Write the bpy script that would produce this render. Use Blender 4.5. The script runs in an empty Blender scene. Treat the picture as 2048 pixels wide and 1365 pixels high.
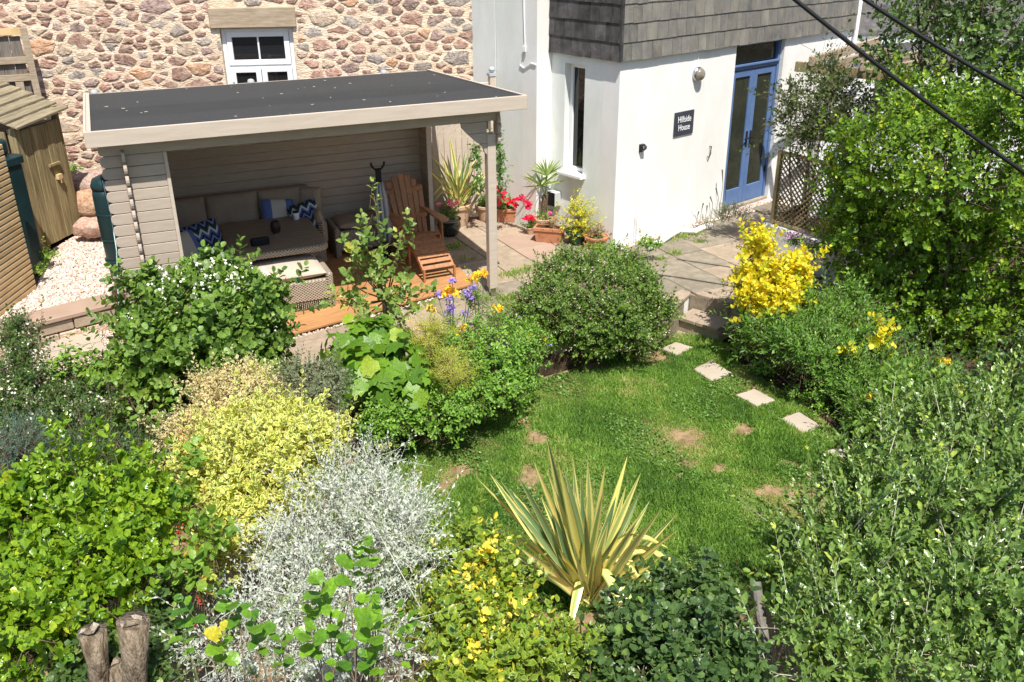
import bpy, math, random
import numpy as np
from mathutils import Vector, Matrix
R_ = random.Random(7); N_ = np.random.default_rng(7)
S = bpy.context.scene; C = S.collection
# ---------------------------------------------------------------- camera
F_, PITCH, ROLL, CX, CY, CAMZ = 1821.0, .43427, -.00664, 1024.0, 682.5, 4.2
cp, sp = math.cos(PITCH), math.sin(PITCH); cr, sr = math.cos(ROLL), math.sin(ROLL)
_f = Vector((0, cp, -sp)); _u = Vector((0, sp, cp)); _r = Vector((1, 0, 0))
RT = cr*_r + sr*_u; UP = -sr*_r + cr*_u; FW = _f
cam = bpy.data.cameras.new('camera'); co = bpy.data.objects.new('camera', cam); C.objects.link(co)
cam.sensor_width = 36; cam.lens = F_/2048*36; cam.clip_start = .05; cam.clip_end = 300
m = Matrix((RT, UP, -FW)).transposed().to_4x4(); m.translation = (0, 0, CAMZ); co.matrix_world = m
S.camera = co
# ---------------------------------------------------------------- light
SUN_EL, SUN_AZ = math.radians(61), math.atan2(.27, -.963)
w = bpy.data.worlds.new('World'); S.world = w; w.use_nodes = True
nt = w.node_tree; bg = nt.nodes['Background']; sky = nt.nodes.new('ShaderNodeTexSky')
sky.sky_type = 'NISHITA'; sky.sun_disc = False; sky.sun_elevation = SUN_EL; sky.sun_rotation = SUN_AZ
nt.links.new(sky.outputs[0], bg.inputs[0]); bg.inputs[1].default_value = .1
sl = bpy.data.lights.new('sun', 'SUN'); sl.energy = 5.0; sl.angle = math.radians(.53); sl.color = (1, .955, .88)
so = bpy.data.objects.new('sun', sl); C.objects.link(so); so.location = (3, -8, 20)
sd = Vector((math.sin(SUN_AZ)*math.cos(SUN_EL), math.cos(SUN_AZ)*math.cos(SUN_EL), math.sin(SUN_EL)))
so.rotation_euler = sd.to_track_quat('Z', 'Y').to_euler()
S.view_settings.view_transform = 'Standard'; S.view_settings.look = 'None'
S.view_settings.exposure = .5; S.view_settings.gamma = 1; S.view_settings.use_curve_mapping = False
S.cycles.max_bounces = 8; S.cycles.transparent_max_bounces = 6
try: S.cycles.use_denoising = True
except Exception: pass
# ---------------------------------------------------------------- space helpers (photo pixel -> place in the world, used for reading off positions)
def ray(px, py): return RT*((px-CX)/F_) - UP*((py-CY)/F_) + FW
def at(px, py, Y):
    d = ray(px, py); return Vector((0, 0, CAMZ)) + d*(Y/d.y)
def gr(px, py, z=0.):
    d = ray(px, py); return Vector((0, 0, CAMZ)) + d*((z-CAMZ)/d.z)
def dist(p): return (Vector(p)-Vector((0, 0, CAMZ))).dot(FW)
class Frame:
    def __init__(s, x, y, yaw):
        s.o = Vector((x, y, 0)); s.yaw = yaw; s.x = Vector((math.cos(yaw), math.sin(yaw), 0)); s.y = Vector((-math.sin(yaw), math.cos(yaw), 0))
    def w(s, lx, ly, lz=0.): return s.o + s.x*lx + s.y*ly + Vector((0, 0, lz))
    def loc(s, p):
        d = Vector(p)-s.o; return Vector((d.dot(s.x), d.dot(s.y), d.z))
G = Frame(-.263, 10.369, .4104); H = Frame(1.426, 12.182, .7085); W = Frame(-6.3, 13.3, .13)
LAWN = -.4
# ---------------------------------------------------------------- materials
MATS = {}
def lin(c): return tuple(c) + (1,) if len(c) == 3 else c
def mat(name, c1, c2=None, scale=6., rough=.8, bump=0., bscale=40., spec=.3, stretch=(1, 1, 1), rnd=0., metal=0., c3=None, detail=6., lo=.35, hi=.65, tint=None, wear=None):
    if name in MATS: return MATS[name]
    M = bpy.data.materials.new(name); M.use_nodes = True; t = M.node_tree; n = t.nodes; l = t.links
    b = n['Principled BSDF']; b.inputs['Roughness'].default_value = rough; b.inputs['Metallic'].default_value = metal
    b.inputs['Specular IOR Level'].default_value = spec
    tc = n.new('ShaderNodeTexCoord'); mp = n.new('ShaderNodeMapping'); l.new(tc.outputs['Object'], mp.inputs[0]); mp.inputs['Scale'].default_value = stretch
    oi = n.new('ShaderNodeObjectInfo')
    add = n.new('ShaderNodeVectorMath'); add.operation = 'MULTIPLY_ADD'
    l.new(oi.outputs['Random'], add.inputs[0]); add.inputs[1].default_value = (37, 19, 53); l.new(mp.outputs[0], add.inputs[2])
    vec = add.outputs[0]
    col = None
    if c2 is not None:
        tx = n.new('ShaderNodeTexNoise'); tx.inputs['Scale'].default_value = scale; tx.inputs['Detail'].default_value = detail; tx.inputs['Roughness'].default_value = .65
        l.new(vec, tx.inputs['Vector'])
        rp = n.new('ShaderNodeValToRGB'); e = rp.color_ramp.elements; e[0].position = lo; e[1].position = hi; e[0].color = lin(c1); e[1].color = lin(c2)
        if c3 is not None:
            x = e.new((lo+hi)/2); x.color = lin(c3)
        l.new(tx.outputs[0], rp.inputs[0]); col = rp.outputs[0]
    else:
        rg = n.new('ShaderNodeRGB'); rg.outputs[0].default_value = lin(c1); col = rg.outputs[0]
    if rnd or tint:
        hs = n.new('ShaderNodeHueSaturation'); l.new(col, hs.inputs['Color'])
        mr = n.new('ShaderNodeMapRange'); l.new(oi.outputs['Random'], mr.inputs[0]); mr.inputs[3].default_value = 1-rnd; mr.inputs[4].default_value = 1+rnd
        l.new(mr.outputs[0], hs.inputs['Value']); col = hs.outputs[0]
        if tint:
            mx = n.new('ShaderNodeMix'); mx.data_type = 'RGBA'; mx.inputs[7].default_value = lin(tint)
            m2 = n.new('ShaderNodeMath'); m2.operation = 'MULTIPLY'; m2.inputs[1].default_value = 7.31; l.new(oi.outputs['Random'], m2.inputs[0])
            m3 = n.new('ShaderNodeMath'); m3.operation = 'FRACT'; l.new(m2.outputs[0], m3.inputs[0])
            l.new(m3.outputs[0], mx.inputs[0]); l.new(col, mx.inputs[6]); col = mx.outputs[2]
    if wear:
        tw = n.new('ShaderNodeTexNoise'); tw.inputs['Scale'].default_value = wear[0]; tw.inputs['Detail'].default_value = 7; tw.inputs['Roughness'].default_value = .7; l.new(vec, tw.inputs['Vector'])
        mr2 = n.new('ShaderNodeMapRange'); mr2.inputs[1].default_value = .42; mr2.inputs[2].default_value = .68; mr2.inputs[4].default_value = wear[1]; l.new(tw.outputs[0], mr2.inputs[0])
        mx2 = n.new('ShaderNodeMix'); mx2.data_type = 'RGBA'; mx2.inputs[7].default_value = lin(wear[2]); l.new(mr2.outputs[0], mx2.inputs[0]); l.new(col, mx2.inputs[6]); col = mx2.outputs[2]
    l.new(col, b.inputs['Base Color'])
    if bump:
        tb = n.new('ShaderNodeTexNoise'); tb.inputs['Scale'].default_value = bscale; tb.inputs['Detail'].default_value = 5; l.new(vec, tb.inputs['Vector'])
        bp = n.new('ShaderNodeBump'); bp.inputs['Strength'].default_value = bump; bp.inputs['Distance'].default_value = .02
        l.new(tb.outputs[0], bp.inputs['Height']); l.new(bp.outputs[0], b.inputs['Normal'])
    MATS[name] = M; return M
def leafmat(name, c1, c2, edge=None, elo=.45, ehi=.75, rough=.42, trans=.3, spec=.45, c3=None, tex=1.):
    """c1..c2 over the per-leaf random value; edge: colour of a variegated margin"""
    if name in MATS: return MATS[name]
    M = bpy.data.materials.new(name); M.use_nodes = True; t = M.node_tree; n = t.nodes; l = t.links
    b = n['Principled BSDF']; b.inputs['Roughness'].default_value = rough; b.inputs['Specular IOR Level'].default_value = spec
    a = n.new('ShaderNodeAttribute'); a.attribute_name = 'rnd'
    rp = n.new('ShaderNodeValToRGB'); e = rp.color_ramp.elements; e[0].color = lin(c1); e[1].color = lin(c2); e[0].position = .1; e[1].position = .9
    if c3 is not None:
        e[1].position = .78; x = e.new(.93); x.color = lin(c3)
    l.new(a.outputs['Fac'], rp.inputs[0]); col = rp.outputs[0]
    if edge is not None:
        a2 = n.new('ShaderNodeAttribute'); a2.attribute_name = 'edge'
        mr = n.new('ShaderNodeMapRange'); mr.inputs[1].default_value = elo; mr.inputs[2].default_value = ehi; l.new(a2.outputs['Fac'], mr.inputs[0]); mr.clamp = True
        fac = mr.outputs[0]
        mx = n.new('ShaderNodeMix'); mx.data_type = 'RGBA'; l.new(fac, mx.inputs[0]); l.new(col, mx.inputs[6]); mx.inputs[7].default_value = lin(edge); col = mx.outputs[2]
    tc = n.new('ShaderNodeTexCoord'); tn = n.new('ShaderNodeTexNoise'); tn.inputs['Scale'].default_value = 55; tn.inputs['Detail'].default_value = 3; l.new(tc.outputs['Object'], tn.inputs['Vector'])
    mrn = n.new('ShaderNodeMapRange'); mrn.inputs[1].default_value = .3; mrn.inputs[2].default_value = .7; mrn.inputs[3].default_value = 1.3-.42*tex; mrn.inputs[4].default_value = 1.3+.36*tex; l.new(tn.outputs[0], mrn.inputs[0])
    hv = n.new('ShaderNodeHueSaturation'); hv.inputs['Hue'].default_value = .487; l.new(mrn.outputs[0], hv.inputs['Value']); l.new(col, hv.inputs['Color']); col = hv.outputs[0]
    bpn = n.new('ShaderNodeBump'); bpn.inputs['Strength'].default_value = .35*tex; bpn.inputs['Distance'].default_value = .01; l.new(tn.outputs[0], bpn.inputs['Height']); l.new(bpn.outputs[0], b.inputs['Normal'])
    l.new(col, b.inputs['Base Color'])
    tr = n.new('ShaderNodeBsdfTranslucent'); ms = n.new('ShaderNodeMixShader'); ms.inputs[0].default_value = trans
    hs = n.new('ShaderNodeHueSaturation'); hs.inputs['Value'].default_value = 1.5; hs.inputs['Saturation'].default_value = 1.15; hs.inputs['Hue'].default_value = .49
    l.new(col, hs.inputs['Color']); l.new(hs.outputs[0], tr.inputs[0])
    l.new(b.outputs[0], ms.inputs[1]); l.new(tr.outputs[0], ms.inputs[2]); l.new(ms.outputs[0], n['Material Output'].inputs[0])
    MATS[name] = M; return M
# ---------------------------------------------------------------- mesh helpers
def rotm(rx=0, ry=0, rz=0): return (Matrix.Rotation(rz, 4, 'Z') @ Matrix.Rotation(ry, 4, 'Y') @ Matrix.Rotation(rx, 4, 'X'))
class MB:
    def __init__(s): s.v = []; s.f = []
    def add(s, V, Fc, M=None):
        k = len(s.v); s.v += [tuple((M @ Vector(p)) if M is not None else p) for p in V]; s.f += [tuple(i+k for i in f) for f in Fc]; return s
    def box(s, x0, y0, z0, x1, y1, z1, M=None):
        return s.add([(x0, y0, z0), (x1, y0, z0), (x1, y1, z0), (x0, y1, z0), (x0, y0, z1), (x1, y0, z1), (x1, y1, z1), (x0, y1, z1)],
                     [(3, 2, 1, 0), (4, 5, 6, 7), (0, 1, 5, 4), (1, 2, 6, 5), (2, 3, 7, 6), (3, 0, 4, 7)], M)
    def bar(s, a, b, wx, wz, up=(0, 0, 1)):
        a, b = Vector(a), Vector(b); d = (b-a); L = d.length; d.normalize(); x = d.cross(Vector(up)); x.normalize(); z = x.cross(d)
        M = Matrix((x, d, z)).transposed().to_4x4(); M.translation = a
        return s.box(-wx/2, 0, -wz/2, wx/2, L, wz/2, M)
    def tube(s, P, r, n=6, caps=True):
        P = [Vector(p) for p in P]; r = r if isinstance(r, (list, tuple)) else [r]*len(P)
        V = []; Fc = []; ref = Vector((.31, .17, .93))
        for i, p in enumerate(P):
            d = (P[min(i+1, len(P)-1)]-P[max(i-1, 0)]).normalized(); x = d.cross(ref)
            if x.length < .05: x = d.cross(Vector((1, 0, 0)))
            x.normalize(); y = d.cross(x)
            for k in range(n):
                a = 2*math.pi*k/n; V.append(p+(x*math.cos(a)+y*math.sin(a))*r[i])
        for i in range(len(P)-1):
            for k in range(n): Fc.append((i*n+k, i*n+(k+1) % n, (i+1)*n+(k+1) % n, (i+1)*n+k))
        if caps: Fc += [tuple(reversed(range(n))), tuple(range((len(P)-1)*n, len(P)*n))]
        return s.add([tuple(v) for v in V], Fc)
    def lathe(s, prof, n=16, M=None):
        V = []; Fc = []
        for (r, z) in prof:
            for k in range(n):
                a = 2*math.pi*k/n; V.append((r*math.cos(a), r*math.sin(a), z))
        for i in range(len(prof)-1):
            for k in range(n): Fc.append((i*n+k, i*n+(k+1) % n, (i+1)*n+(k+1) % n, (i+1)*n+k))
        Fc += [tuple(reversed(range(n))), tuple(range((len(prof)-1)*n, len(prof)*n))]
        return s.add(V, Fc, M)
    def prism(s, poly, z0, z1, M=None):
        n = len(poly); V = [(x, y, z0) for x, y in poly]+[(x, y, z1) for x, y in poly]
        return s.add(V, [tuple(reversed(range(n))), tuple(range(n, 2*n))]+[(i, (i+1) % n, n+(i+1) % n, n+i) for i in range(n)], M)
    def build(s, name, mt, parent=None, smooth=False, bevel=0., loc=None, rz=0., kind=None, seg=1):
        me = bpy.data.meshes.new(name); me.from_pydata(s.v, [], s.f); me.materials.append(mt)
        return put(name, me, parent, smooth, bevel, loc, rz, kind, seg)
def put(name, me, parent=None, smooth=False, bevel=0., loc=None, rz=0., kind=None, seg=1):
    o = bpy.data.objects.new(name, me); C.objects.link(o)
    if parent is not None: o.parent = parent
    if loc is not None: o.location = loc
    if rz: o.rotation_euler = (0, 0, rz)
    if smooth: me.polygons.foreach_set('use_smooth', [True]*len(me.polygons))
    if bevel:
        b = o.modifiers.new('edge', 'BEVEL'); b.width = bevel; b.segments = seg; b.limit_method = 'ANGLE'
    if kind: o['kind'] = kind
    return o
def tag(o, label, cat, group=None):
    o['label'] = label; o['category'] = cat
    if group: o['group'] = group
    return o
def thing(name, label, cat, loc=(0, 0, 0), rz=0., group=None):
    o = bpy.data.objects.new(name, None); C.objects.link(o); o.location = loc; o.rotation_euler = (0, 0, rz); o.empty_display_size = .1
    return tag(o, label, cat, group)
def dup(root, loc, rz, label=None, group=None):
    def cp_(o, par):
        c = o.copy(); C.objects.link(c)
        if par is not None: c.parent = par
        for ch in [x for x in kids.get(o, [])]: cp_(ch, c)
        return c
    kids = {}
    for x in list(C.objects):
        if x.parent is not None: kids.setdefault(x.parent, []).append(x)
    r = cp_(root, None); r.location = loc; r.rotation_euler = (0, 0, rz)
    if label: r['label'] = label
    if group: r['group'] = group
    return r
def npmesh(name, V, T, mt, rnd=None, edge=None, mi=None, mats=None):
    me = bpy.data.meshes.new(name); V = np.asarray(V, np.float32); T = np.asarray(T, np.int32)
    me.vertices.add(len(V)); me.vertices.foreach_set('co', V.ravel())
    me.loops.add(T.size); me.loops.foreach_set('vertex_index', T.ravel())
    me.polygons.add(len(T)); me.polygons.foreach_set('loop_start', np.arange(0, T.size, T.shape[1], dtype=np.int32))
    for x in ([mt] if mats is None else mats): me.materials.append(x)
    if mi is not None: me.polygons.foreach_set('material_index', np.asarray(mi, np.int32))
    for nm, a in (('rnd', rnd), ('edge', edge)):
        if a is not None:
            at_ = me.attributes.new(nm, 'FLOAT', 'POINT'); at_.data.foreach_set('value', np.asarray(a, np.float32).ravel())
    me.update(calc_edges=True); return me
# ---------------------------------------------------------------- foliage
def leafshape(kind, w_, l_, fold=.25, curl=.15):
    """leaf along +Y, face +Z; returns verts, tris, edge"""
    if kind == 'small':
        V = [(0, 0, 0), (-w_, .5*l_, 0), (w_, .5*l_, 0), (0, .55*l_, -fold*w_), (0, l_, -curl*l_)]; T = [(0, 3, 1), (0, 2, 3), (1, 3, 4), (3, 2, 4)]; e = [.4, 1, 1, 0, .9]
    elif kind == 'flat':
        V = [(0, 0, 0), (-w_, .55*l_, 0), (w_, .5*l_, 0), (0, l_, -curl*l_)]; T = [(0, 2, 1), (1, 2, 3)]; e = [.3, 1, 1, .6]
    elif kind == 'oval':
        V = [(0, 0, 0), (-.75*w_, .25*l_, .0), (.75*w_, .25*l_, 0), (0, .3*l_, -fold*w_), (-w_*.9, .68*l_, -.03*l_), (w_*.9, .68*l_, -.03*l_), (0, .68*l_, -fold*w_*.9-.04*l_), (0, l_, -curl*l_)]
        T = [(0, 3, 1), (0, 2, 3), (1, 3, 6), (1, 6, 4), (3, 2, 5), (3, 5, 6), (4, 6, 7), (6, 5, 7)]; e = [.4, 1, 1, 0, 1, 1, 0, .9]
    elif kind == 'round':
        V = [(0, 0, 0), (-.8*w_, .2*l_, .02*l_), (.8*w_, .2*l_, .02*l_), (0, .3*l_, -fold*w_), (-w_, .65*l_, 0), (w_, .65*l_, 0), (0, .65*l_, -fold*w_), (-.4*w_, .96*l_, -curl*l_), (.4*w_, .96*l_, -curl*l_)]
        T = [(0, 3, 1), (0, 2, 3), (1, 3, 6), (1, 6, 4), (3, 2, 5), (3, 5, 6), (4, 6, 7), (6, 5, 8), (6, 8, 7)]; e = [.4, 1, 1, 0, 1, 1, 0, 1, 1]
    elif kind == 'lobed':
        out = [(0, 0), (-.6, -.06), (-1, .30), (-.80, .46), (-.82, .80), (-.42, .80), (0, 1.12), (.42, .80), (.82, .80), (.80, .46), (1, .30), (.6, -.06)]
        V = [(0, .3*l_, -fold*w_*.4)] + [(x*w_, y*l_, (-curl*l_*y*y) - (.06*l_ if i in (2, 4, 6, 8, 10) else 0)) for i, (x, y) in enumerate(out)]
        k = len(out); T = [(0, 1+(i+1) % k, 1+i) for i in range(k)]; e = [0]+[1]*k
    return np.array(V, float), np.array(T, int), np.array(e, float)
def sprig(k, L, a0=75, a1=22, tipk=2, opposite=False, jit=.25, droop=0.):
    """matrices of the leaves of one shoot that grows along +Z"""
    out = []
    for i in range(k):
        t = (i+.4)/k; az = (i//2)*1.57+(i % 2)*math.pi if opposite else i*2.4
        az += R_.uniform(-jit, jit); a = math.radians(a0+(a1-a0)*t)+R_.uniform(-jit, jit)*.6+droop
        if opposite: t = ((i//2)*2+.6)/k
        ca, sa = math.cos(a), math.sin(a); d = Vector((sa*math.cos(az), sa*math.sin(az), ca)); nn = Vector((-ca*math.cos(az), -ca*math.sin(az), sa))
        nn = (nn + Vector((R_.uniform(-1, 1), R_.uniform(-1, 1), R_.uniform(-1, 1)))*jit).normalized(); x = d.cross(nn).normalized(); nn = x.cross(d)
        s_ = (1-.35*abs(t-.45)*2)*R_.uniform(.62, 1.2)
        M = Matrix((x*s_, d*s_, nn*s_)).transposed().to_4x4(); M.translation = (0, 0, t*L); out.append(np.array(M))
    return np.array(out)
def basis(D, roll):
    D = D/np.linalg.norm(D, axis=1, keepdims=True); ref = np.where(np.abs(D[:, 2:3]) > .9, np.array([[1., 0, 0]]), np.array([[0, 0, 1.]]))
    X = np.cross(ref, D); X /= np.linalg.norm(X, axis=1, keepdims=True); Y = np.cross(D, X)
    c, s = np.cos(roll)[:, None], np.sin(roll)[:, None]
    return c*X+s*Y, -s*X+c*Y, D
def imats(P, D, scale):
    n = len(P); X, Y, Z = basis(D, N_.uniform(0, 6.283, n)); M = np.zeros((n, 4, 4)); s = scale[:, None]
    M[:, :3, 0] = X*s; M[:, :3, 1] = Y*s; M[:, :3, 2] = Z*s; M[:, :3, 3] = P; M[:, 3, 3] = 1; return M
def inst(V, T, Ms):
    n = len(Ms); h = np.c_[V, np.ones(len(V))]; O = np.einsum('nij,vj->nvi', Ms[:, :3, :], h).reshape(-1, 3)
    TT = (T[None]+np.arange(n)[:, None, None]*len(V)).reshape(-1, 3); return O, TT
def B(px, py, Y, rx, ry, rd=None):
    c = at(px, py, Y); k = dist(c)/F_; rd = (rx+ry)/2 if rd is None else rd
    return (np.array(c), np.array([rx*k, rd*k, ry*k]))
def shell(blobs, n, lo=.72, face=.35):
    """points through the outer part of the union of ellipsoids + outward directions"""
    wts = np.array([(r[0]*r[1]+r[0]*r[2]+r[1]*r[2]) for c, r in blobs]); wts /= wts.sum(); P = []; D = []
    camv = np.array([0, 0, CAMZ]); tot = 0
    while tot < n:
        k = N_.choice(len(blobs), n*2, p=wts); d = N_.normal(size=(n*2, 3)); d /= np.linalg.norm(d, axis=1, keepdims=True)
        cs = np.array([b[0] for b in blobs])[k]; rs = np.array([b[1] for b in blobs])[k]
        t = lo+(1-lo)*N_.random(n*2)**.55
        wob = 1+.13*np.sin(d[:, 0]*7+cs[:, 0]*9)+.1*np.sin(d[:, 2]*9+d[:, 1]*6+cs[:, 1]*5)
        p = cs+d*rs*(t*wob)[:, None]; o = d/rs; o /= np.linalg.norm(o, axis=1, keepdims=True)
        ok = N_.random(n*2) < np.where(np.sum(o*(camv-p), axis=1) > -.15, 1., face)
        for i, (c, r) in enumerate(blobs):
            q = np.sum(((p-c)/r)**2, axis=1); ok &= ~((q < .6) & (k != i))
        P.append(p[ok]); D.append(o[ok]); tot += int(ok.sum())
    return np.concatenate(P)[:n], np.concatenate(D)[:n]
def project(P):
    q = P-np.array([0, 0, CAMZ]); z = q @ np.array(FW); return CX+F_*(q @ np.array(RT))/z, CY-F_*(q @ np.array(UP))/z, z
TWIG = mat('twig bark', (.10, .07, .04), (.2, .15, .1), rough=.9)
def foliage(root, mt, leaf, blobs, n, spr, up=.55, rand=.45, lo=.72, size=(.75, 1.2), objs=0, name='leaves', twig=TWIG, twigr=.003, face=.35, minz=None, obj_name='leaf', P=None, D=None, out=1.0, ls=1.):
    """shoots with leaves through the crown; OBJS of the leaves that show largest become objects of their own"""
    leaf = (leaf[0], leaf[1]*ls, leaf[2]*ls) + tuple(leaf[3:])
    if isinstance(spr, dict): spr = dict(spr); spr['L'] *= ls**.8
    else: spr = (spr[0], spr[1]*ls**.8) + tuple(spr[2:])
    L0 = spr['L'] if isinstance(spr, dict) else spr[1]
    if P is None:
        P, D = shell(blobs, max(12, int(n/ls**1.55)), lo, face)
        stray = np.where(N_.random(len(P)) < .07, N_.uniform(.3, 1.0, len(P)), N_.uniform(-.75, -.15, len(P))); P = P+D*(stray*L0)[:, None]
    if minz is not None:
        k = P[:, 2] > minz; P, D = P[k], D[k]
    n = len(P); D = D*out+np.array([0, 0, up])+N_.normal(size=(n, 3))*rand
    sc = N_.uniform(size[0], size[1], n); Ms = imats(P, D, sc); V, T, e = leafshape(*leaf)
    var = [sprig(*spr) if not isinstance(spr, dict) else sprig(**spr) for _ in range(7)]; vi = N_.integers(0, 7, n)
    k = len(var[0]); Lm = np.array(var)[vi]; A = np.einsum('nij,nkjl->nkil', Ms, Lm).reshape(-1, 4, 4)
    ri = np.repeat(N_.random(n), k)*.45+N_.random(n*k)*.55
    base = np.array(root.location); A[:, :3, 3] -= base
    keep = np.ones(len(A), bool)
    if objs:
        x, y, z = project(A[:, :3, 3]+base); inn = (x > 5) & (x < 2043) & (y > 5) & (y < 1360)
        cell = (np.floor(x/14)*4096+np.floor(y/14)).astype(np.int64); order = np.lexsort((z, cell)); first = np.ones(len(order), bool)
        first[1:] = cell[order][1:] != cell[order][:-1]; top = order[first]; top = top[inn[top]]
        s_ = np.linalg.norm(A[top][:, :3, 1], axis=1)/z[top]; top = top[np.argsort(-s_)][:objs]; keep[top] = False
        ms = []
        for q in range(6): ms.append(npmesh(obj_name, V, T, mt, np.full(len(V), (q+.5)/6), e))
        for i in top:
            o = bpy.data.objects.new(obj_name, ms[min(5, int(ri[i]*6))]); C.objects.link(o); o.parent = root; o.matrix_local = Matrix(A[i].tolist())
    O, TT = inst(V, T, A[keep]); rr = np.repeat(ri[keep], len(V)); ee = np.tile(e, int(keep.sum()))
    o = put(name, npmesh(name, O, TT, mt, rr, ee), root); o['kind'] = 'stuff'
    if twig is not None:
        L = spr[1] if not isinstance(spr, dict) else spr['L']
        tv = np.array([(twigr, 0, -L*.9), (-twigr*.5, twigr*.87, -L*.9), (-twigr*.5, -twigr*.87, -L*.9), (0, 0, L)]); tt = np.array([(0, 1, 3), (1, 2, 3), (2, 0, 3)])
        Mt = Ms.copy(); Mt[:, :3, 3] -= base; O, TT = inst(tv, tt, Mt); o = put('twigs', npmesh('twigs', O, TT, twig), root); o['kind'] = 'stuff'
    return P, D
def branches(root, pts, base=None, r=.02, mt=TWIG, n=1, name='branch'):
    """limbs from the base to the given crown points"""
    b0 = Vector(base) if base is not None else Vector(root.location); off = Vector(root.location)
    for i, p in enumerate(pts):
        p = Vector(p); q = b0+Vector((R_.uniform(-.06, .06), R_.uniform(-.06, .06), 0)); mid = q.lerp(p, .5)+Vector((R_.uniform(-.08, .08), R_.uniform(-.08, .08), .05))
        mb = MB().tube([q-off, mid-off, p-off], [r, r*.7, r*.3], 6)
        for _ in range(4):
            t = R_.uniform(.35, .9); s_ = q.lerp(mid, t*2) if t < .5 else mid.lerp(p, t*2-1); e_ = s_+Vector((R_.uniform(-.25, .25), R_.uniform(-.25, .25), R_.uniform(.05, .3)))*(p-q).length*.7
            mb.tube([s_-off, e_-off], [r*.4, r*.12], 4)
        mb.build(name, mt, root, smooth=True)
def shrub(name, label, cat, blobs, zg, mt, leaf, n, spr, group=None, br=.02, nb=5, lumpy=True, **kw):
    c = np.mean([b[0] for b in blobs], axis=0); low = max(zg, -2); main = blobs
    if lumpy and max(b[1].max() for b in blobs) > .2:
        sat = []
        for c0, r0 in blobs:
            for _ in range(3):
                d = N_.normal(size=3); d[2] = abs(d[2])*.8+.1; d[1] -= .5; d /= np.linalg.norm(d); k = N_.uniform(.26, .42); sat.append((c0+d*r0*N_.uniform(.78, .98), r0*k*np.array([1, 1, N_.uniform(.9, 1.5)])))
        blobs = [(c0, r0*.92) for c0, r0 in blobs]+sat
    t = thing(name, label, cat, (c[0], c[1], low), group=group)
    foliage(t, mt, leaf, blobs, n, spr, minz=zg+.02, **kw)
    if nb: branches(t, [Vector(b[0])+Vector((0, 0, b[1][2]*.4)) for b in main][:nb], r=br)
    return t
# ================================================================ materials
SOIL = mat('bed soil', (.035, .024, .015), (.11, .075, .05), 9, .95, .8, 60, .1)
DRY = mat('lawn earth', (.15, .10, .05), (.36, .25, .14), 7, .95, .6, 90, .1, lo=.32, hi=.6)
JOINT = mat('joint sand', (.2, .165, .12), (.33, .28, .21), 20, .95, .5, 90)
SLAB = mat('sandstone slab', (.32, .25, .18), (.44, .35, .255), 3.5, .85, .3, 120, .2, rnd=.18, tint=(.40, .31, .235), wear=(9, .55, (.20, .17, .12)))
SLABG = mat('grey slab', (.22, .185, .14), (.31, .265, .205), 5, .85, .35, 120, .2, rnd=.12, wear=(8, .5, (.15, .14, .09)))
PINK = mat('pink sandstone', (.37, .255, .195), (.45, .325, .25), 4, .85, .25, 100, .2, rnd=.1, wear=(8, .45, (.24, .19, .14)))
PALE = mat('pale slab', (.40, .335, .26), (.52, .45, .36), 3, .85, .3, 100, .2, wear=(6, .5, (.34, .29, .22)))
STEPM = mat('step stone', (.30, .25, .19), (.45, .38, .29), 9, .9, .6, 90)
RENDER = mat('white render', (.79, .78, .75), (.86, .85, .82), 2.2, .9, .25, 130, .2, wear=(1.7, .35, (.66, .65, .58)), stretch=(1, 1, .45))
RENDERG = mat('weathered render', (.74, .78, .75), (.84, .86, .83), 1.6, .9, .25, 130, .2, wear=(1.8, .45, (.60, .62, .56)), stretch=(1, 1, .4))
MORTAR = mat('lime mortar', (.58, .44, .32), (.84, .72, .57), 5, .95, 1., 26, .1, c3=(.72, .58, .42), stretch=(1, 1, 2.2), lo=.3, hi=.66)
PEB = mat('pebble', (.50, .42, .34), (.82, .76, .68), 3, .8, rnd=.0, c3=(.7, .6, .5))
GREIGE = mat('greige paint', (.41, .34, .275), (.47, .395, .32), 5, .7, .08, 40, .3, (1, 1, 6), rnd=.04)
GREIGE2 = mat('greige trim paint', (.50, .42, .34), (.57, .485, .40), 4, .65, .05, 40, .3, (.6, 6, 6), rnd=.03)
FELT = mat('roofing felt', (.022, .023, .026), (.095, .098, .10), 150, .9, .9, 200, .2, lo=.3, hi=.7, rnd=.12, wear=(2.2, .5, (.075, .075, .07)), stretch=(.5, 1.2, 1))
DECKM = mat('deck board', (.36, .175, .07), (.50, .26, .11), 3, .6, .1, 60, .35, (1.2, 14, 14), rnd=.1)
TEAK = mat('teak slat', (.30, .13, .05), (.46, .22, .10), 4, .5, .08, 60, .4, (8, 1.2, 8), rnd=.1)
BLUE = mat('blue paint', (.085, .155, .32), (.115, .195, .38), 3, .45, .05, 60, .4)
WHITE = mat('white upvc', (.82, .83, .84), None, rough=.4, spec=.4)
GLASS = mat('dark glass', (.012, .014, .016), None, rough=.04, spec=.7)
GLASSG = mat('garden glass', (.02, .026, .018), (.045, .05, .035), 2.5, .05, spec=.6)
BLACK = mat('black plastic', (.012, .012, .014), None, rough=.5)
STEEL = mat('brushed steel', (.55, .55, .54), None, rough=.28, metal=1)
GREENP = mat('dark green plastic', (.006, .025, .028), (.010, .036, .04), 3, .4, .03, 50, .4)
SHEDW = mat('weathered larch', (.20, .155, .075), (.40, .325, .18), 3, .9, .3, 60, .15, (9, 9, .7), rnd=.15)
SHEDR = mat('weathered roof board', (.17, .14, .085), (.33, .28, .19), 3, .9, .3, 60, .15, (1, 9, 9), rnd=.15)
BATTEN = mat('cedar batten', (.52, .36, .17), (.68, .50, .27), 3, .7, .1, 60, .3, (1, 1, 1), rnd=.12)
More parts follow.
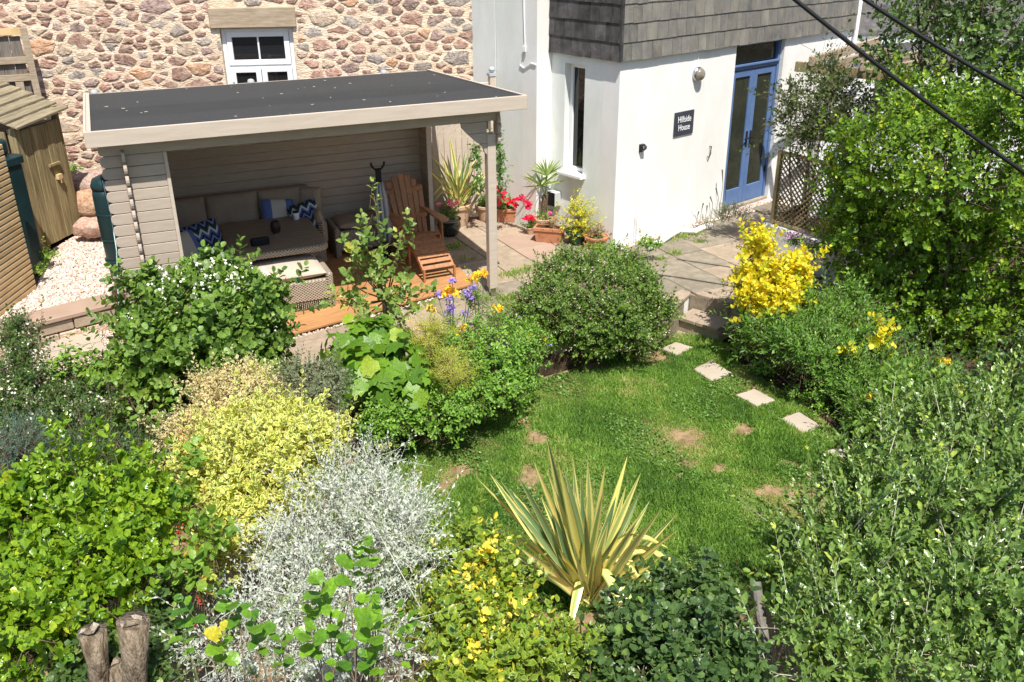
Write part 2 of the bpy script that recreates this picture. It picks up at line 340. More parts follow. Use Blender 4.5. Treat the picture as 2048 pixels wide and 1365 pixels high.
OLDW = mat('grey oak', (.33, .25, .17), (.50, .41, .30), 4, .9, .4, 60, .15, (1, 9, 9))
TERRA = mat('terracotta', (.42, .17, .085), (.54, .25, .14), 6, .8, .2, 80, .2)
TERRAP = mat('pale terracotta', (.50, .33, .21), (.60, .42, .29), 6, .8, .2, 80, .2)
STONEC = [mat('red sandstone rubble', (.19, .10, .08), (.60, .42, .33), 22, .95, .8, 60, .1, rnd=.28, c3=(.40, .235, .185), lo=.3, hi=.74, wear=(9, .5, (.70, .56, .43))),
          mat('plum sandstone rubble', (.16, .105, .10), (.56, .43, .38), 24, .95, .8, 60, .1, rnd=.28, c3=(.36, .25, .22), lo=.3, hi=.74, wear=(9, .5, (.70, .56, .43))),
          mat('grey rubble', (.11, .095, .09), (.58, .51, .44), 26, .95, .8, 60, .1, rnd=.25, c3=(.34, .29, .26), lo=.3, hi=.72, wear=(9, .5, (.68, .57, .45))),
          mat('buff rubble', (.40, .27, .19), (.74, .60, .46), 18, .95, .8, 60, .1, rnd=.2, lo=.3, hi=.7, wear=(9, .5, (.74, .62, .48))),
          mat('orange rubble', (.42, .21, .12), (.64, .42, .27), 18, .95, .8, 60, .1, rnd=.2, wear=(9, .35, (.70, .58, .45)))]
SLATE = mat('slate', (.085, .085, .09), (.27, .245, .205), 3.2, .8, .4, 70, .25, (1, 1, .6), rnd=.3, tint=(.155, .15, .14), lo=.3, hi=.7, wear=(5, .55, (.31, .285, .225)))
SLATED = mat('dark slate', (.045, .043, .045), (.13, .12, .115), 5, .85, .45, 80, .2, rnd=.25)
# ================================================================ ground, lawn, patio
def struct(o): o['kind'] = 'structure'; return o
GP = MB(); GP.add([(-60, -40, -.46), (60, -40, -.46), (60, 80, -.46), (-60, 80, -.46)], [(0, 1, 2, 3)]); struct(GP.build('ground', SOIL))
def poly_sheet(name, pts, z, mt, thick=None):
    mb = MB(); pts = [(p[0], p[1]) for p in pts]
    if thick: mb.prism(pts, z-thick, z)
    else: mb.add([(x, y, z) for x, y in pts], [tuple(range(len(pts)))])
    return struct(mb.build(name, mt))
LAWN_PTS = [(-3.2, 6.6), (-1.9, 7.3), (-1.2, 7.5), (-.6, 7.95), (-.1, 8.3), (.25, 8.9), (.9, 9.3), (1.5, 9.65), (2.0, 10.1), (2.5, 9.9), (2.55, 9.4), (2.8, 8.8), (3.1, 8.1), (3.3, 7.3), (3.4, 4.2), (-3.2, 4.2)]
poly_sheet('lawn', LAWN_PTS, LAWN, DRY, .05)
PATIO = [(-3.7, 9.0), (-3.0, 7.75), (-2.1, 8.1), (-1.75, 8.6), (-.9, 8.75), (-.1, 8.85), (.6, 9.12), (1.88, 9.90), (2.203, 10.452), (2.60, 10.12), (3.3, 10.2), (3.75, 10.9), (3.75, 12.5), (4.6, 14.95), (1.4, 12.2), (.35, 13.3), (-.6, 14.1), (-1.2, 13.7), (-4.2, 11.9), (-3.55, 9.2)]
pat = poly_sheet('patio', PATIO, -.03, JOINT, .43)
# bed in the middle of the garden, soil mounds, left terrace, right bank
poly_sheet('flower_bed', [(-3.2, 6.6), (-1.9, 7.3), (-1.2, 7.5), (-.6, 7.95), (-.1, 8.3), (.25, 8.9), (.9, 9.3), (1.5, 9.65), (1.88, 9.9), (.6, 9.13), (-.1, 8.86), (-.9, 8.76), (-1.75, 8.61), (-2.1, 8.11), (-3.0, 7.76), (-3.7, 9.0), (-4.4, 8.3), (-3.9, 7.0)], -.16, SOIL, .25)
poly_sheet('flower_bed', [(2.64, 10.1), (3.3, 10.15), (3.8, 10.9), (3.8, 12.2), (7, 16), (14, 16), (12, 3), (3.4, 3.5), (3.3, 7.3), (3.1, 8.1), (2.8, 8.8), (2.58, 9.4)], -.385, SOIL, .07)
poly_sheet('flower_bed', [(-9, 7.0), (-4.9, 7.6), (-4.0, 7.3), (-3.2, 6.6), (-3.2, 4.2), (3.4, 4.2), (3.4, 1.0), (-9, 1.0)], -.3, SOIL, .15)
TERR = [(-12, 8.0), (-4.95, 8.55), (-4.42, 9.08), (-4.02, 8.98), (-5.2, 11.75), (-5.6, 13.3), (-12, 12.8)]
poly_sheet('terrace', TERR, .46, SOIL, .9)
poly_sheet('terrace', [(-12, 6.9), (-4.9, 7.6), (-4.1, 8.4), (-3.95, 8.9), (-4.4, 9.05), (-4.9, 8.55), (-12, 8.0)], .2, JOINT, .6)
# ---- paving slabs (parts of the patio)
PF = Frame(.184, 12.115, .478)
def inside(p, poly):
    x, y = p[0], p[1]; c = False; n = len(poly)
    for i in range(n):
        x0, y0 = poly[i][:2]; x1, y1 = poly[(i+1) % n][:2]
        if (y0 > y) != (y1 > y) and x < (x1-x0)*(y-y0)/(y1-y0)+x0: c = not c
    return c
def clip(poly, p0, nrm):
    """keep the side of the line where (p-p0).nrm >= 0"""
    out = []; n = len(poly)
    for i in range(n):
        a, b = poly[i], poly[(i+1) % n]; da = (a[0]-p0[0])*nrm[0]+(a[1]-p0[1])*nrm[1]; db = (b[0]-p0[0])*nrm[0]+(b[1]-p0[1])*nrm[1]
        if da >= 0: out.append(a)
        if (da >= 0) != (db >= 0):
            t = da/(da-db); out.append((a[0]+(b[0]-a[0])*t, a[1]+(b[1]-a[1])*t))
    return out
def slab(pts, z, mt, parent, name='paving_slab', h=.04):
    if len(pts) < 3: return
    z += R_.uniform(-.004, .004); mb = MB().prism([(p[0], p[1]) for p in pts], z-h, z)
    return mb.build(name, mt, parent, bevel=.006)
DECK = [G.w(-3.82, -.55), G.w(-2.506, -.232), G.w(-.08, .365), G.w(.10, 2.28), G.w(.10, 2.75), G.w(-3.82, 2.75)]
front_d = (Vector((1.88, 9.90))-Vector((-.1, 8.86)))
col0 = -5.2
while col0 < 4.6:
    cw = R_.choice([.5, .6, .6, .72]); y = -5.0+R_.uniform(-.3, .3)
    while y < 3.2:
        hh = R_.choice([.45, .6, .6, .75]); g_ = .007
        q = [PF.w(col0+g_, y+g_), PF.w(col0+cw-g_, y+g_), PF.w(col0+cw-g_, y+hh-g_), PF.w(col0+g_, y+hh-g_)]; q = [(p.x, p.y) for p in q]
        cen = (sum(p[0] for p in q)/4, sum(p[1] for p in q)/4); y += hh
        # clip to the house walls, the deck and the garden edge
        def cl(q, a, b):  # keep left of a->b
            return clip(q, a, (-(b[1]-a[1]), b[0]-a[0]))
        hw = H.w(0, -.16); hw2 = H.w(5, -.16)
        if H.loc((cen[0], cen[1], 0)).x > -.1: q = cl(q, (hw2.x, hw2.y), (hw.x, hw.y)) if q else q
        lw = H.w(-.02, -.3); lw2 = H.w(-.02, 3)
        if q and H.loc((cen[0], cen[1], 0)).y > -.2: q = cl(q, (lw.x, lw.y), (lw2.x, lw2.y))
        if q and H.loc((cen[0], cen[1], 0)).y > 1.3:
            a, b = H.w(-.28, 0), H.w(-.28, 3); q = cl(q, (a.x, a.y), (b.x, b.y))
        gl = G.loc((cen[0], cen[1], 0))
        if q and gl.x < .12 and gl.y > .1:
            a, b = G.w(-.07, .36), G.w(.12, 2.3)
            if gl.y > (.36+(gl.x+.08)*.246) or gl.x > -.1: 
                if gl.x > -.35: q = cl(q, (b.x, b.y), (a.x, a.y))
                else: q = []
        if q and gl.x < -.05 and gl.y > -.9:
            a, b = G.w(-2.506, -.245), G.w(-.08, .352); q = cl(q, (b.x, b.y), (a.x, a.y)) if gl.y < .8 else []
        if not q or len(q) < 3: continue
        if cen[0] < 1.9:
            for a, b in (((-3.0, 7.75), (-2.1, 8.1)), ((-2.1, 8.1), (-1.75, 8.6)), ((-1.75, 8.6), (-.1, 8.85)), ((-.1, 8.85), (1.9, 9.91))):
                if len(q) >= 3 and min(a[0], b[0])-.5 < cen[0] < max(a[0], b[0])+.3: q = cl(q, a, b)
        # notch of the steps
        if len(q) >= 3 and cen[0] > 1.9 and cen[1] < 10.9:
            if cen[0]-2.203 > 0: q = cl(q, (2.203, 10.452), (2.60, 10.12)) if cen[1] < 11 and cen[0] < 2.75 else q
        if len(q) >= 3 and 1.5 < cen[0] < 2.25 and cen[1] < 10.7: q = cl(q, (1.88, 9.90), (2.203, 10.452)) if cen[0] < 2.2 else q
        if len(q) < 3: continue
        cx_ = sum(p[0] for p in q)/len(q); cy_ = sum(p[1] for p in q)/len(q)
        ar = abs(sum(q[i][0]*q[(i+1) % len(q)][1]-q[(i+1) % len(q)][0]*q[i][1] for i in range(len(q))))/2
        if ar < .015 or not inside((cx_, cy_), PATIO): continue
        mt_ = R_.choice([SLAB, SLAB, SLAB, PINK, SLABG]) if cx_ < 1.2 else R_.choice([SLAB, SLABG, SLABG])
        slab(q, 0, mt_, pat)
    col0 += cw
# ---- steps down to the lawn
st = thing('garden_steps', 'two worn stone steps leading from the paving down to the lawn', 'steps', (2.2, 10.2, LAWN))
off = Vector((2.2, 10.2, LAWN))
def sp(pts, z0, z1, name, mt, bevel=.008): MB().prism([(p[0]-off.x, p[1]-off.y) for p in pts], z0-off.z, z1-off.z).build(name, mt, st, bevel=bevel)
u = Vector((2.344-2.001, 9.837-10.156)).normalized(); v_ = Vector((-u.y, u.x))
a = Vector((2.001, 10.156)); 
def rect(a, L, Wd): return [a, a+u*L, a+u*L+v_*Wd, a+v_*Wd]
sp(rect(a+v_*.02, .25, .50), -.25, -.2, 'tread', SLAB); sp(rect(a+v_*.02+u*.256, .30, .50), -.25, -.2, 'tread', SLAB)
sp(rect(a+v_*.05, .56, .44), -.41, -.251, 'riser', STEPM)
sp(rect(a+v_*.42-u*.0, .62, .05), -.2, -.048, 'riser', STEPM)
sp(rect(a+v_*.38, .66, .26), -.045, .002, 'tread', SLABG)
sp([(1.80, 9.86), (1.91, 9.93), (2.215, 10.44), (2.12, 10.56), (1.70, 10.12)], -.045, .003, 'coping', SLAB)
sp([(1.84, 9.93), (1.90, 9.96), (2.19, 10.42), (2.15, 10.5)], -.41, -.046, 'side_wall', RENDERG)
sp(rect(a-v_*.16-u*.05, .62, .2), -.42, -.385, 'base_slab', SLAB)
# ---- stepping stones in the lawn
lab = ['pale square stepping stone nearest the stone steps', 'pale square stepping stone second from the stone steps', 'pale square stepping stone in the middle of the lawn edge row',
       'broad pale stepping stone with a dark nick beside the flower bed', 'stepping stone half hidden by the grey green hedge']
for i, q in enumerate([((1322, 699), (1352, 687), (1386, 697), (1354, 712)), ((1387, 741), (1423, 723), (1462, 748), (1425, 765)), ((1472, 792), (1508, 780), (1551, 803), (1514, 815)), ((1560, 840), (1598, 827), (1643, 855), (1608, 871)), ((1652, 905), (1690, 892), (1730, 915), (1695, 930))]):
    P = [gr(x, y, LAWN+.012) for x, y in q]; c = sum(P, Vector())/4; pts = []
    for k in range(4):
        for t in (0, .33, .66):
            p = P[k].lerp(P[(k+1) % 4], t); pts.append(((p.x-c.x)*R_.uniform(.97, 1.03), (p.y-c.y)*R_.uniform(.97, 1.03)))
    if sum(pts[j][0]*pts[(j+1) % 12][1]-pts[(j+1) % 12][0]*pts[j][1] for j in range(12)) < 0: pts.reverse()
    o = MB().prism(pts, -.04, .018).build('stepping_stone', PALE, None, bevel=.008, loc=(c.x, c.y, LAWN+.012)); tag(o, lab[i], 'stepping stone', 'stepping stones along the lawn')
# ---- left: retaining wall, coping, slabs, gravel
rw = thing('retaining_wall', 'low dry stone retaining wall with sandstone coping beside the pale gravel', 'wall', (-4.6, 8.7, .2))
ro = Vector((-4.6, 8.7, .2)); A0 = Vector((-5.75, 7.72)); A1 = Vector((-4.225, 9.03)); dr = (A1-A0).normalized(); nr = Vector((dr.y, -dr.x)); LL = (A1-A0).length
def seg(t0, t1, w0, w1): return [A0+dr*t0+nr*w0, A0+dr*t1+nr*w0, A0+dr*t1+nr*w1, A0+dr*t0+nr*w1][::-1]
tt_ = 0
for i, (ln, mt_) in enumerate([(.55, SLAB), (.62, SLABG), (LL-1.17, PINK)]):
    pp = [(p.x-ro.x, p.y-ro.y) for p in seg(tt_+.003, tt_+ln-.003, -.34, .02)]; pp = pp if True else pp
    if sum(pp[j][0]*pp[(j+1) % 4][1]-pp[(j+1) % 4][0]*pp[j][1] for j in range(4)) < 0: pp.reverse()
    MB().prism(pp, .255, .305).build('coping_stone', mt_, rw, bevel=.008); tt_ += ln
for row, (z0, z1) in enumerate([(.0, .12), (.125, .25)]):
    t = -.1*row
    while t < LL-.05:
        ln = R_.uniform(.25, .55); e_ = min(t+ln, LL)
        pp = [(p.x-ro.x, p.y-ro.y) for p in seg(max(t, 0)+.004, e_-.004, -.25, -.01+R_.uniform(-.015, .015))]
        if sum(pp[j][0]*pp[(j+1) % 4][1]-pp[(j+1) % 4][0]*pp[j][1] for j in range(4)) < 0: pp.reverse()
        MB().prism(pp, z0+.003, z1+R_.uniform(-.008, 0)).build('stone', R_.choice([STONEC[3], SLAB, STEPM]), rw, bevel=.01); t += ln
sb = thing('stone_slab', 'pale smooth stone slab lying in the gravel below the retaining wall', 'slab', tuple(gr(145, 680, .25)))
c = gr(145, 680, .25)
for q in (((92, 668), (188, 646), (203, 680), (88, 704)), ((88, 706), (203, 682), (214, 698), (92, 722))):
    P = [gr(x, y, .26)-c for x, y in q]; P.reverse(); MB().prism([(p.x, p.y) for p in P], -.05, .005).build('slab_piece', PALE, sb, bevel=.006)
for i, (q0, q1, mt_, lb) in enumerate([((210, 470), (234, 563), SLABG, 'grey green edging stone standing between gravel and green water butt'), ((236, 566), (262, 600), PINK, 'pink edging stone at the foot of the gazebo log ends')]):
    p0, p1 = gr(*q0, .5), gr(*q1, .5); d = (p1-p0); k = Vector((-d.y, d.x, 0)).normalized()*.035
    pts = [p0-k, p1-k, p1+k, p0+k]; cc = (p0+p1)/2; pts = [(p.x-cc.x, p.y-cc.y) for p in pts]
    if sum(pts[j][0]*pts[(j+1) % 4][1]-pts[(j+1) % 4][0]*pts[j][1] for j in range(4)) < 0: pts.reverse()
    tag(MB().prism(pts, -.1, .055).build('edging_stone', mt_, None, bevel=.01, loc=(cc.x, cc.y, .5)), lb, 'edging stone', 'edging stones along the gravel')
def scatter_pebbles(name, polys, n, z, smin, smax, mt):
    V = np.array([(1, 0, 0), (-1, 0, 0), (0, 1, 0), (0, -1, 0), (0, 0, .7), (0, 0, -.7)], float); T = np.array([(0, 2, 4), (2, 1, 4), (1, 3, 4), (3, 0, 4), (2, 0, 5), (1, 2, 5), (3, 1, 5), (0, 3, 5)])
    P = []
    for poly in polys:
        xs = [p[0] for p in poly]; ys = [p[1] for p in poly]; k = 0
        while k < n//len(polys):
            p = (R_.uniform(min(xs), max(xs)), R_.uniform(min(ys), max(ys)))
            if inside(p, poly): P.append((p[0], p[1], z+R_.uniform(-.004, .006))); k += 1
    P = np.array(P); M = imats(P, N_.normal(size=(len(P), 3))*.35+np.array([0, 0, 1]), N_.uniform(smin, smax, len(P)))
    M[:, :3, 0] *= N_.uniform(.7, 1.5, (len(P), 1)); O, TT = inst(V, T, M)
    o = put(name, npmesh(name, O, TT, mt, np.repeat(N_.random(len(P)), 6)), None, smooth=False); o['kind'] = 'stuff'; return o
PEBL = leafmat('gravel chips', (.36, .28, .21), (.70, .63, .54), trans=0, rough=.8, spec=.2, c3=(.34, .23, .18))
scatter_pebbles('gravel', [[(-5.75, 7.75), (-4.42, 9.08), (-4.4, 9.3), (-4.75, 10.4), (-5.25, 11.6), (-5.7, 11.6), (-5.75, 10.8), (-5.35, 9.6), (-5.9, 8.5)]], 16000, .468, .008, .021, PEBL)
scatter_pebbles('gravel', [[(-4.95, 8.45), (-4.3, 9.0), (-3.95, 8.75), (-4.1, 8.2), (-4.9, 7.7), (-6, 7.4)]], 5000, .207, .007, .016, PEBL)
hb = [tuple(H.w(x, y)) for x, y in ((.05, -.14), (2.4, -.14), (3.75, -.45), (3.75, -.02), (.05, -.02))]
scatter_pebbles('gravel', [[(p[0], p[1]) for p in hb]], 1800, -.02, .012, .03, PEBL)
dk = [G.w(-2.6, -.30), G.w(-.08, .33), G.w(-.07, .37), G.w(-2.6, -.24)]
scatter_pebbles('gravel', [[(p.x, p.y) for p in dk], [(p.x, p.y) for p in [G.w(-.06, .36), G.w(.16, 2.28), G.w(.10, 2.28), G.w(-.1, .40)]]], 700, .0, .008, .018, PEBL)
# ================================================================ stone wall
sw = thing('stone_wall', 'old rubble wall of red and buff stone in cream mortar, with a white window', 'wall', tuple(W.w(0, 0, 0)), W.yaw)
MB().box(-9, .017, -.4, 2.19, .45, 5.2).box(2.19, .017, 2.80, 3.21, .45, 5.2).box(2.19, .017, -.4, 3.21, .45, 1.0).box(3.21, .017, -.4, 5.86, .45, 5.2).build('mortar', MORTAR, sw)
LIN = (1.82, 3.12, 2.72, 3.04)
MB().box(2.075, -.03, 2.812, 3.275, .2, 3.09).build('lintel', OLDW, sw, bevel=.012)
def stone_mesh(x, z, a, b, dep):
    n = R_.randint(8, 12); ph = R_.uniform(0, 6.28); ring = []
    e_ = R_.uniform(1.9, 2.8)
    for k in range(n):
        t = 2*math.pi*k/n+R_.uniform(-.13, .13); cx_, cz_ = math.cos(t), math.sin(t); r = (abs(cx_)**e_+abs(cz_)**e_)**(-1/e_)*R_.uniform(.80, 1.08)
        ring.append((cx_*r*a, cz_*r*b))
    V = [(x+p, .045, z+q) for p, q in ring]+[(x+p*.93, .012-dep+R_.uniform(-.006, .012), z+q*.91) for p, q in ring]+[(x+p*.6, .004-dep+R_.uniform(-.010, .010), z+q*.58) for p, q in ring]+[(x, .002-dep, z)]
    Fc = []
    for i in range(2):
        for k in range(n): Fc.append((i*n+k, i*n+(k+1) % n, (i+1)*n+(k+1) % n, (i+1)*n+k))
    for k in range(n): Fc.append((2*n+k, 2*n+(k+1) % n, 3*n))
    return V, Fc
AN = 1.75; seeds = []; tries = 0   # dart throwing with mixed stone sizes, in a space stretched vertically
while tries < 26000:
    tries += 1; rr_ = R_.choice([.075, .09, .11, .13, .15, .18, .22]) if tries < 9000 else R_.choice([.07, .085, .1]); x, z = R_.uniform(-2.6, 5.85), R_.uniform(.5, 3.9)*AN
    if all((x-q[0])**2+(z-q[1])**2 > ((rr_+q[2])*.92)**2 for q in seeds if abs(x-q[0]) < .5): seeds.append((x, z, rr_))
big = []
for i, (x, z, r0) in enumerate(seeds):
    poly = [(x-.5, z-.5), (x+.5, z-.5), (x+.5, z+.5), (x-.5, z+.5)]
    for q in sorted((q for q in seeds if q is not seeds[i] and abs(q[0]-x) < .7 and abs(q[1]-z) < .7), key=lambda q: (q[0]-x)**2+(q[1]-z)**2)[:14]:
        dx, dz = q[0]-x, q[1]-z; dd = math.hypot(dx, dz); t = r0/(r0+q[2]); t = .5+(t-.5)*.8; poly = clip(poly, (x+dx*t, z+dz*t), (-dx/dd, -dz/dd))
        if len(poly) < 3: break
    if len(poly) < 3: continue
    cx_ = sum(p[0] for p in poly)/len(poly); cz_ = sum(p[1] for p in poly)/len(poly); pts = []
    gap = R_.uniform(.008, .030)
    for k, p in enumerate(poly):          # inset for the joint, corners knocked off
        for nb_, w_ in ((poly[k-1], .13), (poly[(k+1) % len(poly)], .13)):
            px_, pz_ = p[0]+(nb_[0]-p[0])*w_, p[1]+(nb_[1]-p[1])*w_; L_ = math.hypot(px_-cx_, pz_-cz_)+1e-6; f = max(.35, 1-gap*1.35/L_)*R_.uniform(.93, 1.03); pts.append((cx_+(px_-cx_)*f, (cz_+(pz_-cz_)*f)/AN))
    cz_ /= AN; hw = max(abs(p[0]-cx_) for p in pts); hh = max(abs(p[1]-cz_) for p in pts)
    if cz_ < 3.10+hh and cz_ > .9 and 2.17-hw < cx_ < 3.23+hw:
        pts = [(min(p[0], 2.17) if cx_ < 2.7 else max(p[0], 3.23), p[1]) for p in pts]
        if cz_ > 2.6: pts = [(p[0], p[1]) if not 2.06 < p[0] < 3.29 else ((min(p[0], 2.06) if cx_ < 2.7 else max(p[0], 3.29)), p[1]) for p in pts] if abs(cx_-2.7) > .5 else [(p[0], max(p[1], 3.10)) for p in pts]
        if max(p[0] for p in pts)-min(p[0] for p in pts) < .04 or max(p[1] for p in pts)-min(p[1] for p in pts) < .03 or (abs(cx_-2.7) < .5 and cz_ < 3.0): continue
    if max(p[0] for p in pts) > 5.84: pts = [(min(p[0], 5.84), p[1]) for p in pts]
    p = project(np.array([W.w(cx_, 0, cz_)])); vis = -70 < p[0][0] < 950 and -70 < p[1][0] < 480 and not (230 < p[0][0] < 860 and p[1][0] > 195)
    big.append((hw*hh if vis else 0, cx_, cz_, pts, vis))
big.sort(key=lambda q: -q[0]); sm2 = MB(); n_st = 0
for (s_, cx_, cz_, ring, vis) in big:
    n = len(ring); dep = R_.uniform(-.004, .012)
    V = [(p, .045, q) for p, q in ring]+[(cx_+(p-cx_)*.97, .018-dep+R_.uniform(-.004, .006), cz_+(q-cz_)*.965) for p, q in ring]+[(cx_+(p-cx_)*.78, .012-dep+R_.uniform(-.007, .007), cz_+(q-cz_)*.76) for p, q in ring]+[(cx_, .006-dep, cz_)]
    Fc = [(i*n+k, i*n+(k+1) % n, (i+1)*n+(k+1) % n, (i+1)*n+k) for i in range(2) for k in range(n)]+[(2*n+k, 2*n+(k+1) % n, 3*n) for k in range(n)]
    if n_st < 299 and vis: MB().add(V, Fc).build('stone', R_.choices(STONEC, [4, 3, 2., 2.8, .9])[0], sw); n_st += 1
    else: sm2.add(V, Fc)
o = sm2.build('rubble', STONEC[0], sw); o['kind'] = 'stuff'
# window in the stone wall
wd = MB().box(0, 0, 0, 1, 1, 1)
wn = thing('window', 'white casement window with a two pane top light under a grey oak lintel', 'window', tuple(W.w(2.70, .10, 1.2)), W.yaw)
def frame(mb, x0, x1, z0, z1, t, y0, y1): mb.box(x0, y0, z0, x0+t, y1, z1).box(x1-t, y0, z0, x1, y1, z1).box(x0+t, y0, z1-t, x1-t, y1, z1).box(x0+t, y0, z0, x1-t, y1, z0+t)
mb = MB(); frame(mb, -.505, .505, -.18, 1.595, .06, 0, .08); mb.box(-.445, 0.002, 1.02, .445, .078, 1.085); mb.build('frame', WHITE, wn, bevel=.006)
mb = MB(); frame(mb, -.44, .44, 1.088, 1.555, .075, -.015, .05); mb.box(-.012, -.012, 1.163, .012, .05, 1.48); mb.build('top_light', WHITE, wn, bevel=.005)
for s_ in (-1, 1):
    mb = MB(); x0, x1 = (-.44, -.005) if s_ < 0 else (.005, .44); frame(mb, x0, x1, -.115, 1.06, .075, -.015, .05); cs = mb.build('casement', WHITE, wn, bevel=.005)
    MB().box(x0+.077, .018, -.038, x1-.077, .03, .983).build('pane', GLASS, cs)
    MB().box(s_*.41-.008, -.03, .72, s_*.41+.008, -.016, .86).build('hinge', BLACK, cs)
for x0, x1 in ((-.363, -.0125), (.0125, .363)): MB().box(x0, .018, 1.165, x1, .03, 1.478).build('pane', GLASS, wn)
# boulders below the wall
for i, (px, py, Y, s_, lb) in enumerate([(178, 372, 12.2, .36, 'dark plum boulder in the shade of the wooden shed'), (196, 405, 11.8, .34, 'orange brown boulder against the green water butt'), (185, 455, 11.2, .22, 'flat cracked stone at the head of the gravel'), (150, 395, 12.4, .3, 'reddish boulder tucked behind the shed door')]):
    p = at(px, py, Y); mb = MB(); bm = bmesh_ico(mb, s_) if False else None
    V = []; n = 10
    for r_, zz in ((.55, -.5), (1, -.25), (1.0, .15), (.72, .42), (.3, .5)):
        for k in range(n):
            a_ = 2*math.pi*k/n; q = r_*R_.uniform(.85, 1.12); V.append((math.cos(a_)*q*s_*1.1, math.sin(a_)*q*s_*.8, zz*s_*1.1+R_.uniform(-.03, .03)))
    Fc = [(i_*n+k, i_*n+(k+1) % n, (i_+1)*n+(k+1) % n, (i_+1)*n+k) for i_ in range(4) for k in range(n)]+[tuple(reversed(range(n))), tuple(range(4*n, 5*n))]
    tag(MB().add(V, Fc).build('boulder', STONEC[(1, 4, 0, 0)[i]], None, loc=p, bevel=.02), lb, 'boulder', 'boulders at the foot of the stone wall')
poly_sheet('terrace', [(-8, 11.75), (-5.2, 11.7), (-4.6, 12.4), (-4.6, 13.6), (-8, 13.2)], .72, SOIL, 1.1)
# ================================================================ house
hs = thing('house', 'white rendered house with a slate hung upper storey and blue french doors', 'house', tuple(H.o), H.yaw)
DX0, DX1, DTOP = 2.46, 3.68, 2.53
MB().box(0, 0, -.3, DX0, .3, 2.62).box(DX1, 0, -.3, 5.78, .3, 2.62).box(DX0, .0, -.3, DX1, .3, .0).build('front_wall', RENDER, hs)
# left wall with a window opening  (plane x=0, runs to y=1.3)
WY0, WY1, WZ0, WZ1 = .64, 1.03, .90, 2.40
MB().box(.002, .3, -.3, .3, WY0, 2.62).box(.002, WY1, -.3, .3, 1.3, 2.62).box(.002, WY0, -.3, .3, WY1, WZ0).box(.002, WY0, WZ1, .3, WY1, 2.62).build('side_wall', RENDERG, hs)
MB().box(.12, .31, 2.60, 5.78, 1.28, 5.2).build('upper_wall', SLATED, hs)
MB().box(-.28, 1.3, -.3, .3, 1.6, 5.2).build('return_wall', RENDER, hs)
MB().box(-.28, 1.6, -.3, .1, 2.17, 5.2).box(-.265, 2.17, -.3, .1, 2.19, 5.2).box(-.28, 2.19, -.3, .1, 2.80, 5.2).build('side_wall', RENDERG, hs)
MB().box(5.2, .35, -.3, 5.78, 6, 5.2).build('gable_wall', RENDER, hs)
# slate hanging: battened wall, slates one by one
MB().box(.0, .002, 2.62, 5.78, .3, 5.2).build('upper_wall', SLATED, hs)
MB().box(.002, .302, 2.62, .3, 1.31, 5.2).build('upper_wall', SLATED, hs)
def slates(front):
    ms = []
    for i in range(5):
        mb = MB(); a = R_.uniform(-.003, .003); wv = [.185, .20, .215, .17, .195][i]
        mb.add([(.003, -.030, 0), (wv-.003, -.030, a), (wv-.003, -.012, .36), (.003, -.012, .36), (.003, -.018, 0), (wv-.003, -.018, a), (wv-.003, -.002, .36), (.003, -.002, .36)],
               [(0, 1, 2, 3), (7, 6, 5, 4), (0, 4, 5, 1), (1, 5, 6, 2), (3, 2, 6, 7), (4, 0, 3, 7)])
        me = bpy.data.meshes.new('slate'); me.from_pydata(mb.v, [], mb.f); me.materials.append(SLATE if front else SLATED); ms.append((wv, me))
    n = 0
    for row in range(5 if front else 5):
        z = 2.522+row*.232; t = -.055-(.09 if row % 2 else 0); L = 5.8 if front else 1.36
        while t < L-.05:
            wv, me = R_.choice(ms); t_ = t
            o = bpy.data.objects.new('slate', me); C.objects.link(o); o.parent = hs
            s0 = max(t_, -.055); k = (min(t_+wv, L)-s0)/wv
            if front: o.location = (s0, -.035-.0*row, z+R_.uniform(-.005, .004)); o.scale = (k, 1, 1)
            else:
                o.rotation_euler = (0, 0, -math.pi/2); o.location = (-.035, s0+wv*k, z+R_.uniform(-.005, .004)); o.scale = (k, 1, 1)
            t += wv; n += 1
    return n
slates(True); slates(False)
MB().box(-.03, -.03, 2.55, 5.78, .0, 2.60).box(-.03, .0, 2.55, .0, 1.36, 2.60).build('tilting_fillet', SLATED, hs)
MB().add([(-.066, -.066, 2.52), (-.03, -.066, 2.52), (-.03, -.03, 2.52), (-.066, -.03, 2.52), (-.066, -.066, 3.75), (-.03, -.066, 3.75), (-.03, -.03, 3.75), (-.066, -.03, 3.75)], [(3, 2, 1, 0), (4, 5, 6, 7), (0, 1, 5, 4), (1, 2, 6, 5), (2, 3, 7, 6), (3, 0, 4, 7)]).build('corner_bead', SLATED, hs)
# tall side window
wn = MB(); 
def sframe(mb, y0, y1, z0, z1, t, x0, x1): mb.box(x0, y0, z0, x1, y0+t, z1).box(x0, y1-t, z0, x1, y1, z1).box(x0, y0+t, z0, x1, y1-t, z0+t).box(x0, y0+t, z1-t, x1, y1-t, z1)
sframe(wn, WY0+.005, WY1-.005, WZ0+.005, WZ1-.005, .055, .10, .17); wo = wn.build('window', WHITE, hs, bevel=.005)
MB().box(.13, WY0+.06, WZ0+.06, .14, WY1-.06, WZ1-.06).build('pane', GLASS, wo)
MB().box(-.09, WY0-.06, WZ0-.045, .10, WY1+.05, WZ0+.004).build('sill', WHITE, wo, bevel=.008)
